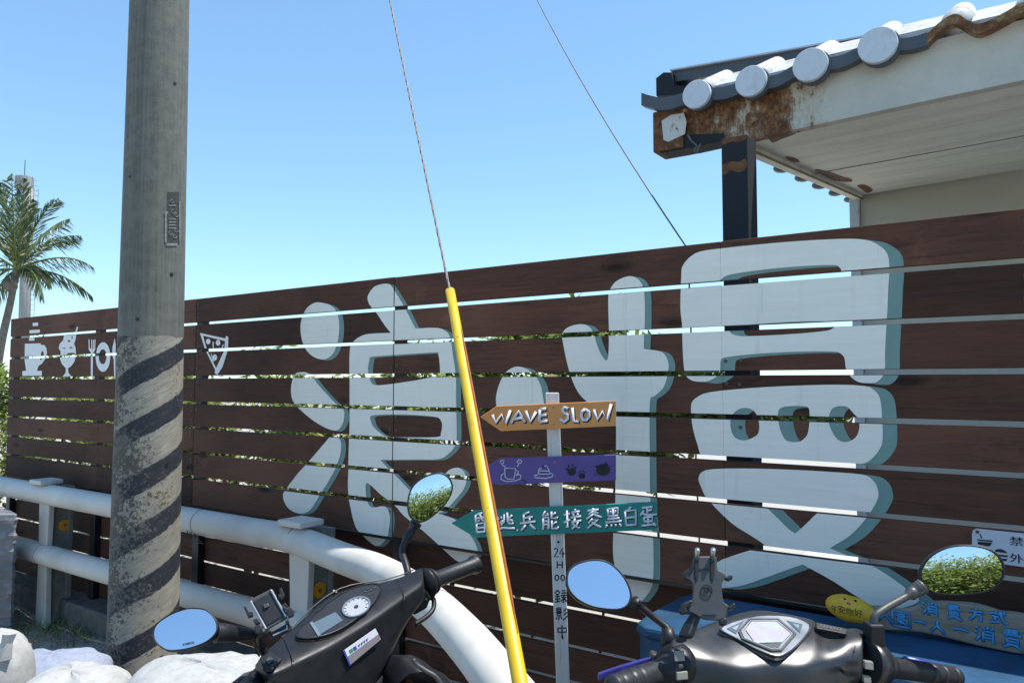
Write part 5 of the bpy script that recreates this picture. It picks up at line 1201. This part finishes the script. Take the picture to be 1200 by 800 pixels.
decal('lcd_window', rq([(490,247),(530,190),(682,190),(768,270),(712,322),(548,326)]), RPo, .0048, irid(), rd_)
decal('lower_panel', rq([(555,332),(706,330),(690,352),(650,360),(600,350)]), RPo, .0048, M['gunmetal'], rd_)
for tri in ([(375,238),(482,190),(432,272)], [(742,190),(838,212),(822,264)]):
    pr = decal('indicator_lamp', rq(tri), RPo, .0042, M['lcd'], rd_)
    decal('indicator_arrow', scale_px(rq(tri), .45), RPo, .0050, M['chrome'], rd_)
cap = decal('reservoir_cap', rq([(918,200),(1112,240),(1104,272),(922,236)]), RPo, .004, M['rubber'], rsx, .008, bevel=.001)
tb = MB()
for i in range(7):
    x = 945 + i * 20; y = 212 + i * 4.2; tb.add(*prism([PN(*rq([(x + u, y + v + u * .2)])[0], RPo[0] + rn * .0045, rn) for u, v in ((0, 0), (10, 0), (10, 14), (0, 14))], -rn * .001))
tb.build('cap_lettering', M['gunmetal'], cap)
p = P(780 + 1098 / 5.217, 690 + 505 / 5.217, 1.285); mk('screw_hole', *tube([p + Vector((0, -.006, 0)), p + Vector((0, .01, 0))], .0048, 14), M['black'], rc)
# left controls
lqx = lambda x, y, Y: P(690 + x / 6.667, 740 + y / 6.667, Y)
gA, gB = P(786, 783, 1.30), P(716, 806, 1.20); gv = (gB - gA).normalized()
mk('switch_housing', *tube([gA - gv * .030, gA - gv * .024, gA - gv * .002, gA + gv * .004], [.036, .040, .036, .028], 24), M['plastic'], rsx, smooth=True)
rr_ = [.0245, .0225, .0205, .0195]; L_ = (gB - gA).length
pts, rad = [], []
for i in range(60):
    t = i / 59; pts.append(gA + (gB - gA) * t); r = .021 + (.004 if t < .06 else 0) - .002 * t
    if t > .42 and int((t - .42) / .145 * 1) != int((t - .42 - 1 / 59) / .145): r -= .003
    if t > .97: r *= .8
    rad.append(r)
mk('left_grip', *tube(pts, rad, 24), M['grip'], rsx, smooth=True)
mk('brake_lever', *loft([[P(x, y, Y) + Vector((0, 0, 1)) * dz + Vector((0, 1, 0)) * dy for dz, dy in ((-.006, -.004), (.006, -.004), (.005, .006), (-.005, .006))] for x, y, Y in ((701, 792.5, 1.27), (706, 790.5, 1.275), (728, 783, 1.31), (752, 776, 1.33), (771, 771, 1.34))]), M['lever'], rsx, bevel=.002)
mk('lever_joint', *box(P(772, 769, 1.34), X1 * .014, Y1 * .012, UP * .008), M['gunmetal'], rsx, bevel=.003)
def swbtn(name, x, y, w, h, mat, Y=1.262): mk(name, *box(P(x, y, Y), Vector((w, .2 * w, 0)), Vector((0, .25 * h, h)), Vector((0, -.004, .001))), mat, rsx, bevel=.0012)
swbtn('beam_switch', 796, 768, .0085, .0075, M['button'], 1.258); swbtn('signal_switch', 799, 791, .0095, .006, M['button'], 1.248); swbtn('horn_button', 797.5, 780, .004, .003, M['gunmetal'], 1.252)
# right controls
hA, hB = P(1012, 776, 1.335), P(1122, 793, 1.42); hv = (hB - hA).normalized()
mk('switch_housing', *tube([hA + hv * .001, hA + hv * .004, hA + hv * .032, hA + hv * .037], [.030, .0375, .0375, .030], 28), M['silver'], rsx, smooth=True)
mk('seam', *tube([hA + hv * .0005, hA + hv * .003], .039, 28), M['black'], rsx)
swb = lambda x, y, w, h, nm: mk(nm, *box(P(x, y, 1.292), hv * w, Vector((0, .1, 1)).normalized() * h, Vector((0, -.004, 0))), M['button'], rsx, bevel=.0012)
swb(1017.5, 778.5, .010, .0065, 'starter_switch'); swb(1015.5, 795, .0085, .0055, 'starter_button')
mk('bar_end', *tube([hA + hv * .036, hA + hv * .046], .014, 20), M['gunmetal'], rsx)
pts, rad = [], []; g0_ = hA + hv * .043; gl_ = (hB - g0_).length
for i in range(70):
    t = i / 69; pts.append(g0_ + hv * gl_ * t); r = .0185 - .001 * t
    if t < .05: r = .026
    elif t < .12: r = .026 - (t - .05) / .07 * .0075
    if t > .45 and int((t - .45) / .15) != int((t - .45 - 1 / 69) / .15): r -= .003
    if t > .96: r *= .85
    rad.append(r)
mk('right_grip', *tube(pts, rad, 26), M['grip'], rsx, smooth=True)
mk('brake_lever', *tube([P(1060, 772, 1.40), P(1090, 778, 1.44), P(1121, 786, 1.47)], [.006, .0055, .006], 10), M['lever'], rsx, smooth=True)
# mirrors
c3, n3 = mirror(q(550, 600, 4, [(463,300),(477,267),(512,243),(570,228),(628,231),(677,257),(722,307),(747,360),(751,403),(732,437),(690,451),(620,446),(560,431),(503,398),(468,353)]), 1.34, Vector((.1, -1, .85)), rsx, None, .0008)
pts = [P(743, 705, 1.355), P(750, 710, 1.36), P(765, 722, 1.36), P(778, 732, 1.355), P(782.5, 737, 1.35), P(784, 748, 1.34)]
mk('mirror_stem', *tube([Vector(p) for p in catmull([tuple(p) for p in pts], 4, closed=False)], [.0115, .0105, .0095, .0085] + [.0062] * 17, 14), M['rubber'], rsx, smooth=True)
mk('mirror_base', *tube([P(782, 735, 1.35), P(783.5, 745, 1.345), P(784.5, 757, 1.335)], [.010, .0125, .0135], 16), M['rubber'], rsx, smooth=True)
c4, n4 = mirror(q(960, 600, 4, [(480,300),(492,252),(532,205),(600,170),(680,159),(760,168),(818,193),(852,236),(858,285),(838,328),(790,361),(720,376),(620,381),(542,371),(500,343)]), 1.36, Vector((-.12, -1, .085)), rsx, None, .0015)
pts = [P(1082, 686, 1.375), P(1073, 692, 1.375), P(1064, 697.5, 1.37), P(1045, 708, 1.36), P(1032, 716, 1.352), P(1025.5, 722, 1.348), P(1024, 731, 1.345)]
mk('mirror_stem', *tube([Vector(p) for p in catmull([tuple(p) for p in pts], 4, closed=False)], [.0135] * 4 + [.0115] * 4 + [.0068] * 17, 14), M['gunmetal'], rsx, smooth=True)
mk('mirror_base', *box(P(1024, 742, 1.345), X1 * .0135, Y1 * .015, UP * .019), M['rubber'], rsx, bevel=.004)
# phone holder on right scooter
ph2 = empty('phone_clamp', P(806, 745, 1.3), 'grey alloy phone clamp with rounded claws standing on the right scooter handlebar', 'phone holder')
H2 = (P(828, 690, 1.27), Vector((-.05, -.93, .35)).normalized())
h2 = lambda p: [(640 + x / 4, 600 + y / 4) for x, y in p]
def hd2(name, pts, off, mat, th=.004, bv=.001, par=None): return decal(name, h2(pts), H2, off, mat, par or ph2, th, bevel=bv)
hd2('clamp_plate', catmull([(692,212),(710,206),(780,206),(800,214),(803,262),(822,276),(842,292),(842,310),(826,330),(826,372),(832,418),(858,440),(852,474),(838,498),(800,506),(740,500),(700,478),(668,462),(664,440),(682,418),(690,372),(686,330),(654,302),(656,270),(684,258)], 3), 0, M['gunmetal'], .008, .002)
for x in (706, 780):
    hd2('claw_slot', catmull([(x - 9, 200), (x + 9, 200), (x + 9, 300), (x, 322), (x - 9, 300)], 2), .0022, M['black'], .003)
    p0 = PN(640 + (x + 2) / 4, 600 + 196 / 4, H2[0] + H2[1] * .004, H2[1]); p1 = PN(640 + (x + 3) / 4, 600 + 174 / 4, H2[0] + H2[1] * .014, H2[1])
    mk('claw', *tube([p0 - UP * .01, p0, p1], [.0035, .0038, .0045], 12), M['chrome'], ph2, smooth=True)
hd2('slot_line', [(716, 264), (768, 264), (768, 269), (716, 269)], .0016, M['black'], .002, 0); hd2('slot_line', [(730, 478), (798, 478), (798, 483), (730, 483)], .0016, M['black'], .002, 0)
ci = ell(752, 368, 29, 30, 28)
ringd('emblem_ring', h2(ci), h2(ell(752, 368, 24, 25, 28)), H2, .0022, M['rubber'], ph2, .001)
ch = MB(); a_, n_ = H2
for st in ([(742, 364), (752, 376), (766, 358)], [(744, 352), (753, 362), (762, 350)]): ch.add(*tube([PN(640 + x / 4, 600 + y / 4, a_ + n_ * .0018, n_) for x, y in st], .0008, 6))
ch.build('emblem', M['rubber'], ph2)
for pts in ([(640, 282), (672, 258), (690, 268), (668, 300), (682, 318), (655, 318), (640, 300)], [(850, 300), (870, 288), (878, 300), (868, 322), (848, 318), (838, 305)], [(622, 466), (640, 425), (680, 408), (690, 420), (660, 450), (668, 470), (640, 480)], [(858, 440), (884, 420), (890, 438), (875, 456), (850, 456)], [(812, 508), (840, 490), (852, 505), (846, 530), (822, 532)]): hd2('side_claw', pts, .006, M['rubber'], .014, .0025)
hd2('arm', [(682, 470), (700, 458), (728, 470), (724, 500), (690, 590), (660, 592), (622, 578), (650, 520)], -.006, M['rubber'], .014, .004)
hd2('arm_slot', [(690, 500), (700, 498), (676, 568), (664, 570)], .0005 - .006, M['gunmetal'], .001, 0)
hd2('arm_bolt', ell(636, 592, 26, 18, 14), -.01, M['rubber'], .016, .003)
body(rsx, Vector(((RA.x + RB.x) / 2, 1.37, 0)), Vector((.06, 1, 0)).normalized())

# panel seams, screws and a clutch of small fittings on the cowls
def on_l(x, y, off=.0065): return PN(x, y, LP[0] + ln * off, ln)
mk('panel_seam', *tube([on_l(*p, .0042) for p in ((466,678),(470,688),(473,697),(474,703))], .0009, 6), M['black'], ls, smooth=True)
mk('panel_seam', *tube([on_l(*p, .0050) for p in ((333,747),(337,757),(341,767),(344,775))], .0009, 6), M['black'], ls, smooth=True)
def on_r(x, y, off=.008): return PN(x, y, RP[0] + rn * off, rn)
mk('panel_seam', *tube([on_r(*p, .006) for p in ((1003,738),(1002.5,748),(1002,757),(1001,764))], .0008, 6), M['black'], rsx, smooth=True)
for x, y in ((796, 755), (990, 742)): p = on_r(x, y, .006); mk('screw', *tube([p - rn * .003, p + rn * .002], .0035, 12), M['black'], rsx)
mk('brake_hose', *tube([Vector(p) for p in catmull([tuple(P(x, y, Y)) for x, y, Y in ((796, 766, 1.37), (800, 752, 1.40), (812, 748, 1.42), (822, 756, 1.44), (826, 775, 1.45))], 5, closed=False)], .0042, 8), M['rubber'], rsx, smooth=True)
mk('control_cable', *tube([Vector(p) for p in catmull([tuple(P(x, y, Y)) for x, y, Y in ((1040, 800, 1.36), (1030, 812, 1.38), (1010, 815, 1.40), (990, 812, 1.41))], 5, closed=False)], .0035, 8), M['rubber'], rsx, smooth=True)
